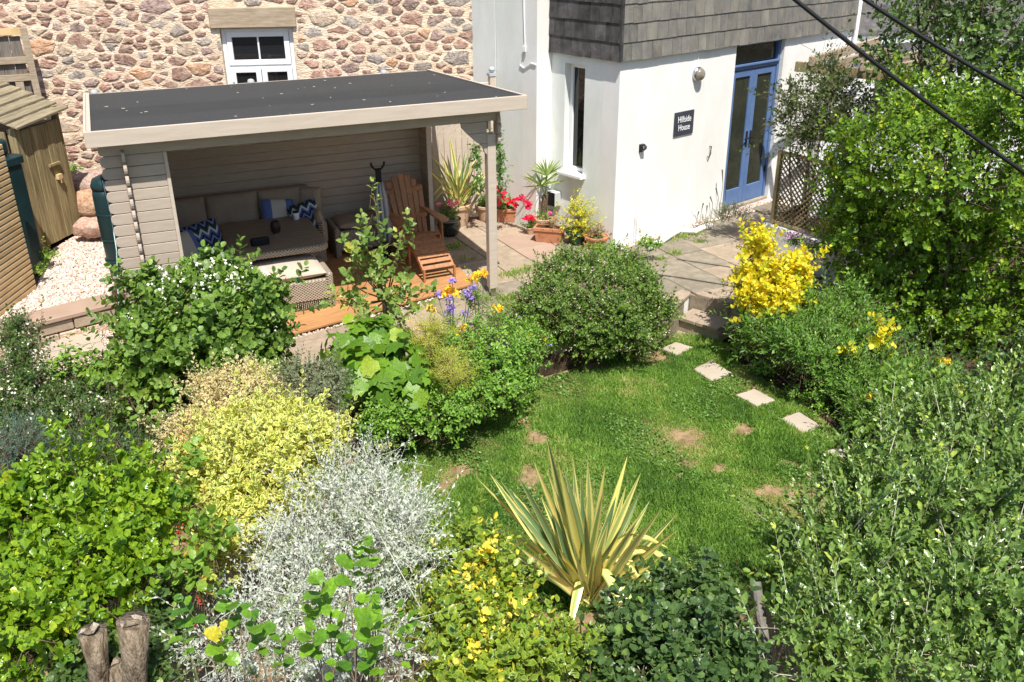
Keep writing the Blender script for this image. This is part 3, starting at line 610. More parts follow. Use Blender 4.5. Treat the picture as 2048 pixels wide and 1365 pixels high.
# french doors
fd = MB(); sx = DX0+.004; ex = DX1-.004
fd.box(sx, .06, 0, sx+.055, .16, DTOP).box(ex-.055, .06, 0, ex, .16, DTOP).box(sx+.055, .06, DTOP-.05, ex-.055, .16, DTOP).box(sx+.055, .06, 2.13, ex-.055, .16, 2.2).box(sx+.03, .03, 2.185, ex-.03, .07, 2.215)
dr_ = fd.build('door_frame', BLUE, hs, bevel=.004)
MB().box(sx+.057, .11, 2.2, ex-.057, .12, DTOP-.05).build('pane', GLASSG, dr_)
MB().box(sx, .0, -.01, ex, .2, .035).build('threshold', STEPM, dr_)
mid = (sx+ex)/2
for x0, x1 in ((sx+.058, mid-.003), (mid+.003, ex-.058)):
    mb = MB(); mb.box(x0, .075, .04, x0+.09, .125, 2.12).box(x1-.09, .075, .04, x1, .125, 2.12).box(x0+.09, .075, 2.02, x1-.09, .125, 2.12).box(x0+.09, .075, .04, x1-.09, .125, .30)
    d = mb.build('door_leaf', BLUE, hs, bevel=.006)
    MB().box(x0+.09, .098, .30, x1-.09, .106, 2.02).build('pane', GLASSG, d)
    hx = x1-.045 if x0 < mid-.2 else x0+.045
    MB().box(hx-.018, .062, .93, hx+.018, .074, 1.18).tube([(hx, .06, 1.08), (hx, .03, 1.08), (hx+(-.09 if x0 < mid-.2 else .09), .03, 1.075)], .011, 6).build('handle', BLACK, d)
    for zz in (.45, 1.75):
        xx = x0 if x0 < mid-.2 else x1; MB().box(xx-.022, .06, zz, xx+.022, .074, zz+.1).build('hinge', BLACK, d)
# behind the lower glass: a pale cushion and dark room
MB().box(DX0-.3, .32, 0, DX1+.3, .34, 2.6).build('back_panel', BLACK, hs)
# downpipe
o = MB().tube([H.w(5.6, -.06, -.3), H.w(5.6, -.06, 5.0)], .036, 10).build('downpipe', WHITE, None, smooth=True); tag(o, 'white round downpipe at the far end of the slate hung wall', 'downpipe')
# sign
sg = thing('house_sign', 'dark slate house sign lettered Hillside House on the white wall', 'sign', tuple(H.w(1.36, -.002, 1.545)), H.yaw)
SIGNM = mat('sign slate', (.035, .04, .055), (.05, .055, .07), 5, .6)
MB().box(-.21, -.018, -.168, .21, 0, .168).build('sign_plate', SIGNM, sg, bevel=.003)
LET = mat('sign lettering', (.85, .85, .85), None, rough=.6)
for tx, zz, sc in (('Hillside', .02, .112), ('House', -.095, .112)):
    cu = bpy.data.curves.new('lettering', 'FONT'); cu.body = tx; cu.size = sc; cu.align_x = 'CENTER'; cu.extrude = .0015; cu.space_character = 1.0
    o = bpy.data.objects.new('lettering', cu); C.objects.link(o); o.parent = sg; o.rotation_euler = (math.pi/2, 0, 0); o.location = (0, -.0205, zz); me = bpy.data.meshes.new_from_object(o); bpy.data.objects.remove(o); me.materials.clear(); me.materials.append(LET)
    o = put('lettering', me, sg); o.rotation_euler = (math.pi/2, 0, 0); o.location = (0, -.0205, zz); o.scale = (.88, 1.12, 1)
# bulkhead lamp
lp = thing('wall_lamp', 'round steel bulkhead lamp above the house sign', 'lamp', tuple(H.w(1.585, 0, 2.20)), H.yaw)
Rx = Matrix.Rotation(math.pi/2, 4, 'X')
MB().lathe([(.10, 0), (.105, .02), (.10, .035), (.09, .05)], 20, Rx).build('back_plate', STEEL, lp, smooth=True)
MB().lathe([(.088, .05), (.085, .075), (.065, .10), (.03, .113), (.0, .116)], 20, Rx).build('lamp_cover', mat('lamp glass', (.22, .19, .15), None, rough=.12, spec=.7), lp, smooth=True)
MB().tube([(0, -.008, .10), (0, -.008, .33)], .006, 5).build('conduit', WHITE, lp)
# small black wedge light
wl = thing('wall_light', 'small black wedge shaped light low on the white wall', 'lamp', tuple(H.w(.486, 0, 1.32)), H.yaw)
MB().add([(-.045, 0, -.06), (.045, 0, -.06), (.045, 0, .06), (-.045, 0, .06), (-.035, -.08, .0), (.035, -.08, .0), (.04, -.05, .055), (-.04, -.05, .055)], [(0, 1, 5, 4), (1, 2, 6, 5), (2, 3, 7, 6), (3, 0, 4, 7), (4, 5, 6, 7), (3, 2, 1, 0)]).build('housing', BLACK, wl, bevel=.004)
MB().box(-.03, -.082, .006, .03, -.052, .04, rotm(-.0)).build('lens', STEEL, wl)
p = H.loc(at(1415, 318, 13)); 
hk = thing('door_hook', 'rusty iron hook on the white wall left of the blue doors', 'hook', tuple(H.w(2.02, 0, 1.03)), H.yaw)
MB().tube([(0, 0, .08), (.0, -.03, .085), (-.01, -.035, -.02), (-.035, -.03, -.08), (-.05, -.012, -.06)], .009, 6).build('hook_bar', BLACK, hk)
# cable stub + wall cable
o = MB().tube([(0, -.02, -.02), (-.0, -.025, .38), (.01, -.03, .42), (.035, -.03, .30), (.05, -.025, .0)], .007, 5).build('cable_stub', WHITE, None, loc=tuple(H.w(.42, 0, .0)), rz=H.yaw); tag(o, 'stub of pale cable standing against the foot of the white wall', 'cable')
def hside(px, py, lx):
    d = ray(px, py); n_ = H.x; t = (H.w(lx, 0)-Vector((0, 0, CAMZ))).dot(n_)/d.dot(n_); return Vector((0, 0, CAMZ))+d*t
pts = [hside(x, y, -.292) for x, y in ((1047, -30), (1048, 30), (1050, 92), (1046, 105), (1040, 130), (1048, 137), (1062, 127), (1072, 130))]
o = MB().tube(pts, .008, 5).build('wall_cable', WHITE, None); tag(o, 'thin white cable looping down the pale house wall above the gazebo roof', 'cable')
o = MB().box(-.02, -.03, -.04, .0, .03, .04).build('junction_box', WHITE, None, loc=hside(1050, 98, -.295), rz=H.yaw, bevel=.004); tag(o, 'little white cable box high on the pale house wall', 'junction box')
# meter box on the left wall
mbx = thing('meter_box', 'black utility box with a grey side low on the pale wall', 'utility box', tuple(hside(1112, 396, -.02)), H.yaw)
MB().box(-.10, -.09, -.11, .018, .09, .11).build('casing', mat('box grey', (.5, .52, .5), None), mbx, bevel=.01); MB().box(-.108, -.08, -.10, -.101, .08, .10).build('cover', BLACK, mbx, bevel=.002)
# white pipe along the wall foot
pp = [gr(x, y, .05) for x, y in ((1296, 497), (1318, 486), (1342, 470), (1358, 461), (1372, 462), (1390, 463), (1405, 456), (1422, 451))]
o = MB().tube(pp, .045, 8).build('drain_pipe', RENDER, None, smooth=True); tag(o, 'dirty white plastic pipe lying along the foot of the white wall', 'pipe')
# ================================================================ pergola, outbuilding and roofs at the far right
pg = thing('pergola', 'weathered timber pergola behind the bush by the blue doors', 'pergola', tuple(at(1592, 140, 13.8)))
po = pg.location.copy(); P0, P1 = at(1591, 133, 13.8), at(1840, 160, 12.9)
MB().bar(P0-po, P1-po, .07, .14).build('beam', SHEDW, pg, bevel=.005)
for (ax, ay, bx, by) in ((1617, 122, 1760, 82), (1669, 130, 1790, 100), (1722, 137, 1840, 108), (1775, 143, 1890, 118)):
    t = (ax-1591)/(1840-1591); a_ = P0.lerp(P1, t)+Vector((0, -.08, .10)); b_ = at(bx, by, 15.6); MB().bar(a_-po, b_-po, .06, .13).build('rafter', OLDW, pg, bevel=.005)
q = at(1757, 175, 13.25); MB().bar((q.x-po.x, q.y-po.y, -2.6), (q.x-po.x, q.y-po.y, .0), .09, .09, up=(0, 1, 0)).build('post', OLDW, pg)
MB().bar(q+Vector((0, -.05, -.42))-po, q+Vector((.75, -.25, -.5))-po, .06, .14).build('rail', OLDW, pg)
ob = thing('outbuilding', 'white boarded outbuilding wall beyond the timber pergola', 'outbuilding', tuple(at(1700, 230, 15.0)), .15)
for i in range(16):
    MB().box(-.4+i*.2+.004, 0, -2.5, -.4+(i+1)*.2-.004, .03, .42).build('cladding_board', WHITE, ob)
MB().box(-.45, .03, -2.5, 2.9, .3, .4).build('wall', RENDER, ob)
nb = thing('neighbour_house', 'white rendered house with a dark roof seen through the tree', 'house', tuple(at(1850, 120, 18.)), .15)
MB().box(-1.8, 0, -5, 5, 3, .35).build('wall', RENDER, nb); MB().box(-2, -.3, .36, 5, 3, .5).build('gutter', WHITE, nb)
MB().add([(-2, -.3, .5), (5, -.3, .5), (5, 3.5, 2.4), (-2, 3.5, 2.4), (-2, -.3, .42), (5, -.3, .42), (5, 3.5, 2.3), (-2, 3.5, 2.3)], [(0, 1, 2, 3), (7, 6, 5, 4), (0, 4, 5, 1), (1, 5, 6, 2), (2, 6, 7, 3), (3, 7, 4, 0)]).build('roof', SLATED, nb)
# trellis on its low wall
T0, T1 = gr(1545, 447, .33), gr(1685, 492, .33); dT = (T1-T0); dT.z = 0; LT = dT.length; yawT = math.atan2(dT.y, dT.x)
lwall = tag(MB().box(-.12, -.09, -.4, LT+.9, .09, .325).build('low_wall', mat('limewashed wall', (.5, .49, .45), (.72, .7, .66), 8, .95, .5, 60), None, loc=(T0.x, T0.y, 0), rz=yawT, bevel=.01), 'low whitewashed garden wall under the diamond trellis', 'wall')
tr = thing('trellis', 'diagonal lattice trellis panel with square posts by the blue doors', 'trellis', (T0.x, T0.y, .328), yawT)
TH = 1.02
for x in (0, LT): MB().box(x-.028, -.03, 0, x+.028, .03, TH).build('post', SHEDW, tr, bevel=.004)
for z in (.02, TH-.04): MB().box(.03, -.02, z, LT-.03, .02, z+.04).build('rail', SHEDW, tr)
for sgn, yy in ((1, -.008), (-1, .004)):
    s_ = -TH
    while s_ < LT+TH:
        pts = []
        for k in (0, 1):  # line x = s + sgn*(z) clipped to the panel
            pass
        zA, zB = .04, TH-.04; xA = s_+(zA if sgn > 0 else TH-zA); xB = s_+(zB if sgn > 0 else TH-zB)
        lo_, hi_ = .03, LT-.03
        if min(xA, xB) < hi_ and max(xA, xB) > lo_:
            def zc(xq): return zA+(xq-xA)/(xB-xA)*(zB-zA)
            xa, za, xb, zb = xA, zA, xB, zB
            if xa < lo_: za, xa = zc(lo_), lo_
            if xa > hi_: za, xa = zc(hi_), hi_
            if xb < lo_: zb, xb = zc(lo_), lo_
            if xb > hi_: zb, xb = zc(hi_), hi_
            if math.hypot(xb-xa, zb-za) > .05: MB().bar((xa, yy, za), (xb, yy, zb), .009, .024, up=(0, 1, 0)).build('slat', SHEDW, tr)
        s_ += .078
# ================================================================ overhead cables
for (a_, b_, lb) in (((at(1462, -104, 9.2)), (at(2140, 410, 8.6)), 'black overhead cable crossing the house corner and the right hedge'), ((at(1600, -88, 9.6)), (at(2150, 250, 9.0)), 'black overhead cable higher up, passing before the tall tree')):
    P = [a_.lerp(b_, t)+Vector((0, 0, -.05*math.sin(math.pi*t))) for t in [i/14 for i in range(15)]]
    tag(MB().tube(P, .021, 8).build('overhead_cable', BLACK, None, smooth=True), lb, 'cable', 'overhead cables')
def TM(x, y, z, rx=0, ry=0, rz=0): return Matrix.Translation((x, y, z)) @ rotm(rx, ry, rz)
# ================================================================ deck
dk_ = thing('decking', 'warm brown timber deck under and in front of the gazebo', 'decking', tuple(G.w(-.08, .365, 0)), G.yaw+.2415)
DF = Frame(dk_.location.x, dk_.location.y, G.yaw+.2415); dpoly = [DF.loc(p) for p in DECK]; dpoly = [(p.x, p.y) for p in dpoly]
y = 0.0
while y < 3.4:
    q = clip(clip(list(dpoly), (0, y+.003), (0, 1)), (0, y+.142), (0, -1))
    if len(q) >= 3:
        if sum(q[j][0]*q[(j+1) % len(q)][1]-q[(j+1) % len(q)][0]*q[j][1] for j in range(len(q))) < 0: q.reverse()
        MB().prism(q, .022, .05).build('deck_board', DECKM, dk_, bevel=.003)
    y += .145
MB().prism([(p[0]*.99, p[1]*.99+.02) for p in (dpoly if sum(dpoly[j][0]*dpoly[(j+1) % 6][1]-dpoly[(j+1) % 6][0]*dpoly[j][1] for j in range(6)) > 0 else dpoly[::-1])], -.03, .02).build('joist_frame', SHEDW, dk_)
# ================================================================ gazebo
gz = thing('gazebo', 'greige log gazebo with a flat felt roof, open front and timber deck', 'gazebo', tuple(G.o), G.yaw)
BH = .116; YB = 2.62; XL = -3.86
def log_x(x0, x1, y0, z, h=BH, t=.034, tails=(0, 0), name='wall_board', m=GREIGE):
    """board along x with a small groove at top and bottom; rounded tail ends"""
    def prof(xs, sgn):  # rounded end
        r = .045; return [(xs-sgn*r, z+.003), (xs-sgn*.012, z+.014), (xs, z+r), (xs, z+h-r), (xs-sgn*.012, z+h-.014), (xs-sgn*r, z+h-.003)]
    L = prof(x0, -1) if tails[0] else [(x0, z+.003), (x0, z+h-.003)]
    Rr = prof(x1, 1) if tails[1] else [(x1, z+.003), (x1, z+h-.003)]
    poly = Rr+L[::-1]; n = len(poly)
    V = [(x, y0, z_) for x, z_ in poly]+[(x, y0+t, z_) for x, z_ in poly]
    return MB().add(V, [tuple(range(n)), tuple(reversed(range(n, 2*n)))]+[(i, n+i, n+(i+1) % n, (i+1) % n) for i in range(n)]).build(name, m, gz, bevel=.004)
def log_y(x, y0, y1, z, h=BH, t=.034, tail0=False):
    r = .045
    L = [(y0+r, z+.003), (y0+.012, z+.014), (y0, z+r), (y0, z+h-r), (y0+.012, z+h-.014), (y0+r, z+h-.003)] if tail0 else [(y0, z+.003), (y0, z+h-.003)]
    poly = [(y1, z+.003), (y1, z+h-.003)]+L[::-1]; n = len(poly)
    V = [(x, a, b) for a, b in poly]+[(x+t, a, b) for a, b in poly]
    return MB().add(V, [tuple(reversed(range(n))), tuple(range(n, 2*n))]+[(i, (i+1) % n, n+(i+1) % n, n+i) for i in range(n)]).build('wall_board', GREIGE, gz, bevel=.004)
z = .04; k = 0
while z < 2.05:
    log_x(-4.06, XL-.001, 0, z, tails=(1, 0)); log_x(XL+.036, -3.475, 0, z)           # tails and front panel
    log_y(XL, -.13, .0, z+BH/2, tail0=True) if z+BH/2+BH < 2.2 else None              # side wall log ends
    log_y(XL+.001, .036, YB, z+BH/2)
    if z < 2.2: log_x(XL+.036, .05, YB, z)                                         # back wall
    z += BH; k += 1
zt = z
log_x(XL+.036, .05, YB, zt, .08)
MB().box(-3.475, -.012, .05, -3.44, .05, zt).build('corner_trim', GREIGE2, gz, bevel=.003)
log_x(-4.06, .16, .0, 2.125, .15, .05, tails=(1, 1), name='front_beam')
# right front: post, knee bracket, log ends
MB().box(0, .0, .09, .105, .105, 1.98).build('post', GREIGE2, gz, bevel=.006)
MB().box(.02, .02, .0, .085, .085, .088).box(-.01, -.01, -.01, .115, .115, .006).build('post_bracket', STEEL, gz)
def knee(poly, z0): 
    n = len(poly); V = [(x, .012, z_) for x, z_ in poly]+[(x, .052, z_) for x, z_ in poly]
    MB().add(V, [tuple(range(n)), tuple(reversed(range(n, 2*n)))]+[(i, n+i, n+(i+1) % n, (i+1) % n) for i in range(n)]).build('knee_board', GREIGE, gz, bevel=.003)
knee([(-.002, 1.998), (-.002, 2.122), (-.31, 2.122), (-.30, 2.07), (-.235, 1.998)], 0)
knee([(-.002, 1.88), (-.002, 1.994), (-.228, 1.994), (-.13, 1.90), (-.10, 1.88)], 0)
knee([(-.002, 1.74), (-.002, 1.876), (-.088, 1.876), (-.05, 1.83), (-.03, 1.77)], 0)
for zz in (1.89, 2.005, ): log_x(.107, .19, .035, zz, tails=(0, 1))
for zz in (1.86, 1.975, 2.09): log_y(.108, -.06, .09, zz, tail0=True)
log_y(.03, .11, YB, 2.13, .12); log_y(.03, .11, YB, 2.01, .116)
# short right side wall at the back
z = .05
while z < 2.0: log_y(.02, 2.25, YB, z); z += BH
MB().box(.0, 2.215, .05, .06, 2.25, 2.0).build('corner_trim', GREIGE2, gz, bevel=.003)
# roof
YF, YR = -.21, 3.13; ZF, ZR = 2.405, 2.245; XA, XB = -4.12, .36
def zr(y): return ZF+(ZR-ZF)*(y-YF)/(YR-YF)
def slope_box(x0, x1, y0, y1, d0, d1): 
    return [(x0, y0, zr(y0)+d0), (x1, y0, zr(y0)+d0), (x1, y1, zr(y1)+d0), (x0, y1, zr(y1)+d0), (x0, y0, zr(y0)+d1), (x1, y0, zr(y0)+d1), (x1, y1, zr(y1)+d1), (x0, y1, zr(y1)+d1)]
BF = [(3, 2, 1, 0), (4, 5, 6, 7), (0, 1, 5, 4), (1, 2, 6, 5), (2, 3, 7, 6), (3, 0, 4, 7)]
for i in range(4):
    y0, y1 = YF+(YR-YF)*i/4+.001, YF+(YR-YF)*(i+1)/4+.004
    MB().add(slope_box(XA+.002, XB-.002, y0, y1, -.012+.0025*(3-i), .0+.0025*(3-i)), BF).build('felt_strip', FELT, gz)
n_ = 0
y = YF+.03
while y < YR-.02:
    MB().add(slope_box(XA, XB, y, min(y+.117, YR), -.032, -.0135), BF).build('roof_board', GREIGE, gz); y += .12
fp = MB()
for _ in range(30):
    x, y = R_.uniform(XA+.1, XB-.1), R_.uniform(YF+.1, YR-.2); s_ = R_.uniform(.006, .018); fp.box(-s_, -s_*.5, 0, s_, s_*.5, .003, TM(x, y, zr(y)+.009, 0, 0, R_.uniform(0, 3.1)))
fp.build('litter', mat('pale litter', (.5, .46, .38), None), gz)['kind'] = 'stuff'
MB().box(XA-.028, YF-.03, 2.272, XB+.028, YF-.002, 2.424).build('front_fascia', GREIGE2, gz, bevel=.004)
for x0, x1 in ((XA-.028, XA-.002), (XB+.002, XB+.028)): MB().add(slope_box(x0, x1, YF, YR, -.125, .020), BF).build('side_fascia', GREIGE2, gz, bevel=.003)
for x0, x1 in ((XA+.001, XA+.04), (XB-.012, XB-.001)): MB().add(slope_box(x0, x1, YF+.002, YR, .012, .021), BF).build('edge_trim', GREIGE2, gz)
MB().add(slope_box(XA, XB, YR+.001, YR+.02, -.1, .004), BF).build('back_fascia', GREIGE2, gz)
# ================================================================ fence behind the gazebo
fc = thing('panel_fence', 'greige boarded panel fence with grey ball finials behind the gazebo', 'fence', tuple(G.w(-1.4, 3.2, 0)), G.yaw)
def FX(lx, ly): return (lx+1.4, ly-3.2)
FP = [(-4.02, 3.34), (-2.07, 3.34), (-.22, 3.34), (1.27, 2.93)]; ZT = 2.14
for i, (x, y) in enumerate(FP):
    a_, b_ = FX(x, y); MB().box(a_-.045, b_-.045, -.2, a_+.045, b_+.045, ZT+.0).build('post', GREIGE2, fc, bevel=.004)
    fi = MB().box(a_-.055, b_-.055, ZT+.001, a_+.055, b_+.055, ZT+.04).lathe([(.02, ZT+.04), (.022, ZT+.055), (.038, ZT+.065), (.048, ZT+.09), (.038, ZT+.118), (.0, ZT+.13)], 12, Matrix.Translation((a_, b_, 0)))
    fi.build('finial', mat('grey zinc', (.42, .46, .48), None, rough=.5), fc)
for i in range(3):
    (xa, ya), (xb, yb) = FX(*FP[i]), FX(*FP[i+1]); a_ = Vector((xa, ya, 0)); b_ = Vector((xb, yb, 0)); d = (b_-a_).normalized(); L = (b_-a_).length-.1; a_ = a_+d*.05
    zt = ZT-.09 if i == 2 else ZT-.02
    for z0, z1 in ((zt-.09, zt), (.05, .14)): MB().bar(a_+Vector((0, 0, (z0+z1)/2)), a_+d*L+Vector((0, 0, (z0+z1)/2)), .05, z1-z0).build('rail', GREIGE2, fc, bevel=.004)
    for s_ in (0.03, L-.03): MB().bar(a_+d*s_+Vector((0, 0, .14)), a_+d*s_+Vector((0, 0, zt-.09)), .05, .06, up=(d.y, -d.x, 0)).build('stile', GREIGE2, fc)
    k = int((L-.12)/.085)
    if i < 2: continue
    for j in range(k):
        s_ = .06+(j+.5)*(L-.12)/k; MB().bar(a_+d*s_+Vector((0, 0, .14)), a_+d*s_+Vector((0, 0, zt-.095)), .012, (L-.12)/k-.006, up=d).build('board', GREIGE2, fc)
# ================================================================ furniture
WICK = mat('wicker', (.34, .28, .21), (.48, .41, .32), 30, .7, 0, 130, .3, lo=.3, hi=.7)
def weave_nodes(M, k=150.):
    t = M.node_tree; n = t.nodes; l = t.links; b_ = n['Principled BSDF']; tc = n['Texture Coordinate']; sx_ = n.new('ShaderNodeSeparateXYZ'); l.new(tc.outputs['Object'], sx_.inputs[0])
    def mth(op, a, c_=None):
        q = n.new('ShaderNodeMath'); q.operation = op
        for i, v in enumerate((a, c_)):
            if v is None: continue
            if isinstance(v, (int, float)): q.inputs[i].default_value = v
            else: l.new(v, q.inputs[i])
        return q.outputs[0]
    h = mth('SINE', mth('MULTIPLY', mth('ADD', sx_.outputs[0], sx_.outputs[1]), k)); v = mth('SINE', mth('MULTIPLY', sx_.outputs[2], k*1.3)); f = mth('MULTIPLY', h, v); f = mth('ADD', mth('MULTIPLY', f, .5), .5)
    old = b_.inputs['Base Color'].links[0].from_socket; mx = n.new('ShaderNodeMix'); mx.data_type = 'RGBA'; mx.inputs[6].default_value = (.10, .075, .05, 1); l.new(old, mx.inputs[7]); mr = n.new('ShaderNodeMapRange'); mr.inputs[1].default_value = .15; mr.inputs[2].default_value = .6; l.new(f, mr.inputs[0]); l.new(mr.outputs[0], mx.inputs[0]); l.new(mx.outputs[2], b_.inputs['Base Color'])
    bp = n.new('ShaderNodeBump'); bp.inputs['Strength'].default_value = .8; bp.inputs['Distance'].default_value = .006; l.new(f, bp.inputs['Height']); l.new(bp.outputs[0], b_.inputs['Normal'])
weave_nodes(WICK)
CUSH = mat('taupe cushion', (.30, .245, .185), (.38, .31, .24), 4, .95, .7, 9, .1)
CUSHL = mat('cream cushion', (.47, .40, .325), (.52, .45, .37), 5, .95, .15, 14, .1)
TOPM = mat('grey wood table top', (.15, .12, .085), (.33, .28, .21), 5, .5, .08, 60, .35, (1, 16, 9), lo=.3, hi=.7)
def cushion(w_, d_, h_, n=10, e_=3.2):
    """soft slab, centre at origin"""
    V = []; Fc = []; 
    for s_ in (-1, 1):
        for i in range(n+1):
            for j in range(n+1):
                x = math.sin((i/n-.5)*math.pi); y = math.sin((j/n-.5)*math.pi); t = max(0, (1-abs(x)**e_)*(1-abs(y)**e_))**.34
                V.append((x*w_/2*(1-.03*(1-abs(y))*0), y*d_/2, s_*h_/2*t+R_.uniform(-.002, .002)*t))
    m_ = (n+1)*(n+1)
    for b_ in (0, m_):
        for i in range(n):
            for j in range(n):
                q = (b_+i*(n+1)+j, b_+(i+1)*(n+1)+j, b_+(i+1)*(n+1)+j+1, b_+i*(n+1)+j+1); Fc.append(q if b_ else q[::-1])
    return V, Fc
def cush(parent, name, size, M, mt): return MB().add(*cushion(*size), M).build(name, mt, parent, smooth=True)
Z0 = .05
def weave(mb, x0, x1, y, z0, z1, n): pass
# corner sofa: back run along the rear wall, left run along the left wall
so_ = thing('corner_sofa', 'wicker corner sofa with taupe cushions along the back of the gazebo', 'sofa', tuple(G.w(-2.6, 2.2, Z0)), G.yaw)
def rb(x0, y0, z0, x1, y1, z1): return MB().box(x0+2.6, y0-2.2, z0, x1+2.6, y1-2.2, z1)
rb(-3.72, 1.72, .05, -1.60, 2.50, .30).build('base', WICK, so_, bevel=.03); rb(-3.72, 2.42, .301, -1.60, 2.55, .93).build('back_frame', WICK, so_, bevel=.04)
rb(-3.78, .95, .05, -3.05, 1.715, .30).build('base', WICK, so_, bevel=.03); rb(-3.80, .95, .301, -3.68, 2.415, .90).build('back_frame', WICK, so_, bevel=.04)
MB().add(*cushion(.30, .74, .14), TM(1.0-.02, -.05, .60, 0, math.radians(78), 0)).build('arm_cushion', CUSH, so_, smooth=True)
rb(-1.66, 1.75, .301, -1.55, 2.415, .62).build('arm', WICK, so_, bevel=.04)
for x in (-3.35, -2.68, -2.02): cush(so_, 'seat_cushion', (.66, .66, .17), TM(x+2.6, -.13, .385), CUSH)
cush(so_, 'seat_cushion', (.62, .72, .17), TM(-3.36+2.6, -.85, .385), CUSH)
for x in (-3.3, -2.64, -1.98): cush(so_, 'back_cushion', (.66, .52, .2), TM(x+2.6, .10, .70, math.radians(76)), CUSH)
cush(so_, 'back_cushion', (.30, .46, .2), TM(-1.66+2.6, .02, .72, math.radians(74), 0, -.5), CUSH)
cush(so_, 'back_cushion', (.52, .66, .2), TM(-3.58+2.6, -.8, .70, 0, math.radians(78)), CUSH)
for x, y in ((-3.7, 2.4), (-1.66, 2.4), (-1.66, 1.78), (-3.7, 1.0), (-3.1, 1.0)): rb(x-.03, y-.03, 0, x+.03, y+.03, .049).build('leg', WICK, so_)
# scatter pillows
def chevmat(name, cols, n=5., k=6.5, amp=.08):
    M = bpy.data.materials.new(name); M.use_nodes = True; t = M.node_tree; nn = t.nodes; l = t.links; b = nn['Principled BSDF']; b.inputs['Roughness'].default_value = .9
    tc = nn.new('ShaderNodeTexCoord'); sx_ = nn.new('ShaderNodeSeparateXYZ'); l.new(tc.outputs['Object'], sx_.inputs[0])
    def mth(op, a, b_=None):
        q = nn.new('ShaderNodeMath'); q.operation = op
        for i, v in enumerate((a, b_)):
            if v is None: continue
            if isinstance(v, (int, float)): q.inputs[i].default_value = v
            else: l.new(v, q.inputs[i])
        return q.outputs[0]
    fx = mth('PINGPONG', mth('MULTIPLY', mth('ADD', sx_.outputs[0], 3.), n*2.), 1.); v = mth('ADD', mth('MULTIPLY', fx, amp*k), mth('MULTIPLY', mth('ADD', sx_.outputs[1], 3.), k)); fr = mth('FRACT', v)
    rp = nn.new('ShaderNodeValToRGB'); rp.color_ramp.interpolation = 'CONSTANT'; e = rp.color_ramp.elements; e[0].color = lin(cols[0]); e[1].position = 1/len(cols); e[1].color = lin(cols[1])
    for i in range(2, len(cols)): x = e.new(i/len(cols)); x.color = lin(cols[i])
    l.new(fr, rp.inputs[0]); l.new(rp.outputs[0], b.inputs['Base Color']); return M
CHEV = chevmat('zigzag fabric', [(.008, .012, .035), (.05, .12, .38), (.55, .55, .50), (.012, .06, .055), (.01, .015, .04), (.14, .20, .40)], 9., 4.6, .075)
def bandmat(name):
    M = bpy.data.materials.new(name); M.use_nodes = True; t = M.node_tree; nn = t.nodes; l = t.links; b = nn['Principled BSDF']; b.inputs['Roughness'].default_value = .9
    tc = nn.new('ShaderNodeTexCoord'); sx_ = nn.new('ShaderNodeSeparateXYZ'); l.new(tc.outputs['Object'], sx_.inputs[0]); q = nn.new('ShaderNodeMath'); q.operation = 'ABSOLUTE'; l.new(sx_.outputs[0], q.inputs[0])
    g_ = nn.new('ShaderNodeMath'); g_.operation = 'LESS_THAN'; l.new(q.outputs[0], g_.inputs[0]); g_.inputs[1].default_value = .095
    mx = nn.new('ShaderNodeMix'); mx.data_type = 'RGBA'; l.new(g_.outputs[0], mx.inputs[0]); mx.inputs[6].default_value = (.10, .15, .36, 1); mx.inputs[7].default_value = (.50, .48, .43, 1); l.new(mx.outputs[2], b.inputs['Base Color']); return M
BAND = bandmat('banded fabric')
def pillow(name, lb, p, rx, rz, s_, mt, ry=0):
    o = MB().add(*cushion(s_, s_, .16, 10, 2.2)).build(name, mt, None, smooth=True); o.location = G.w(*p); o.rotation_euler = (Matrix.Rotation(G.yaw+rz, 4, 'Z') @ Matrix.Rotation(rx, 4, 'X') @ Matrix.Rotation(ry, 4, 'Z')).to_euler()
    tag(o, lb, 'cushion', 'scatter cushions on the corner sofa')
pillow('scatter_cushion', 'blue and cream banded cushion in the middle of the corner sofa', (-2.10, 2.12, Z0+.66), math.radians(66), .12, .42, BAND, -.12)
pillow('scatter_cushion', 'zigzag patterned cushion at the right end of the corner sofa', (-1.78, 1.98, Z0+.64), math.radians(66), -.25, .38, CHEV, .3)
pillow('scatter_cushion', 'large zigzag patterned cushion leaning at the left end of the sofa', (-3.12, 1.42, Z0+.66), math.radians(68), .25, .46, CHEV, .12)
pillow('scatter_cushion', 'blue and cream banded cushion behind the left zigzag cushion', (-3.34, 1.30, Z0+.60), math.radians(70), .45, .46, BAND, .1)
# table
tb = thing('dining_table', 'wicker dining table with a grey wood grain top', 'table', tuple(G.w(-2.3, 1.42, Z0)), G.yaw)
def rr(x0, y0, x1, y1, r, n=5):
    P = []
    for cx_, cy_, a0 in ((x1-r, y1-r, 0), (x0+r, y1-r, 90), (x0+r, y0+r, 180), (x1-r, y0+r, 270)):
        for i in range(n+1): a_ = math.radians(a0+90*i/n); P.append((cx_+r*math.cos(a_), cy_+r*math.sin(a_)))
    return P
MB().prism(rr(-.60, -.70, .54, .68, .12), .575, .649).build('table_rim', WICK, tb, bevel=.012)
MB().prism(rr(-.57, -.67, .51, .65, .11), .6491, .655).build('table_top', TOPM, tb)
MB().box(-.36, -.42, .03, .30, .40, .57).build('pedestal', WICK, tb, bevel=.02); MB().box(-.46, -.55, .0, .40, .53, .03).build('foot_plate', BLACK, tb)
for x in (-.42, .36):
    for y in (-.52, .5): MB().box(x-.03, y-.03, .03, x+.03, y+.03, .57).build('leg', WICK, tb)
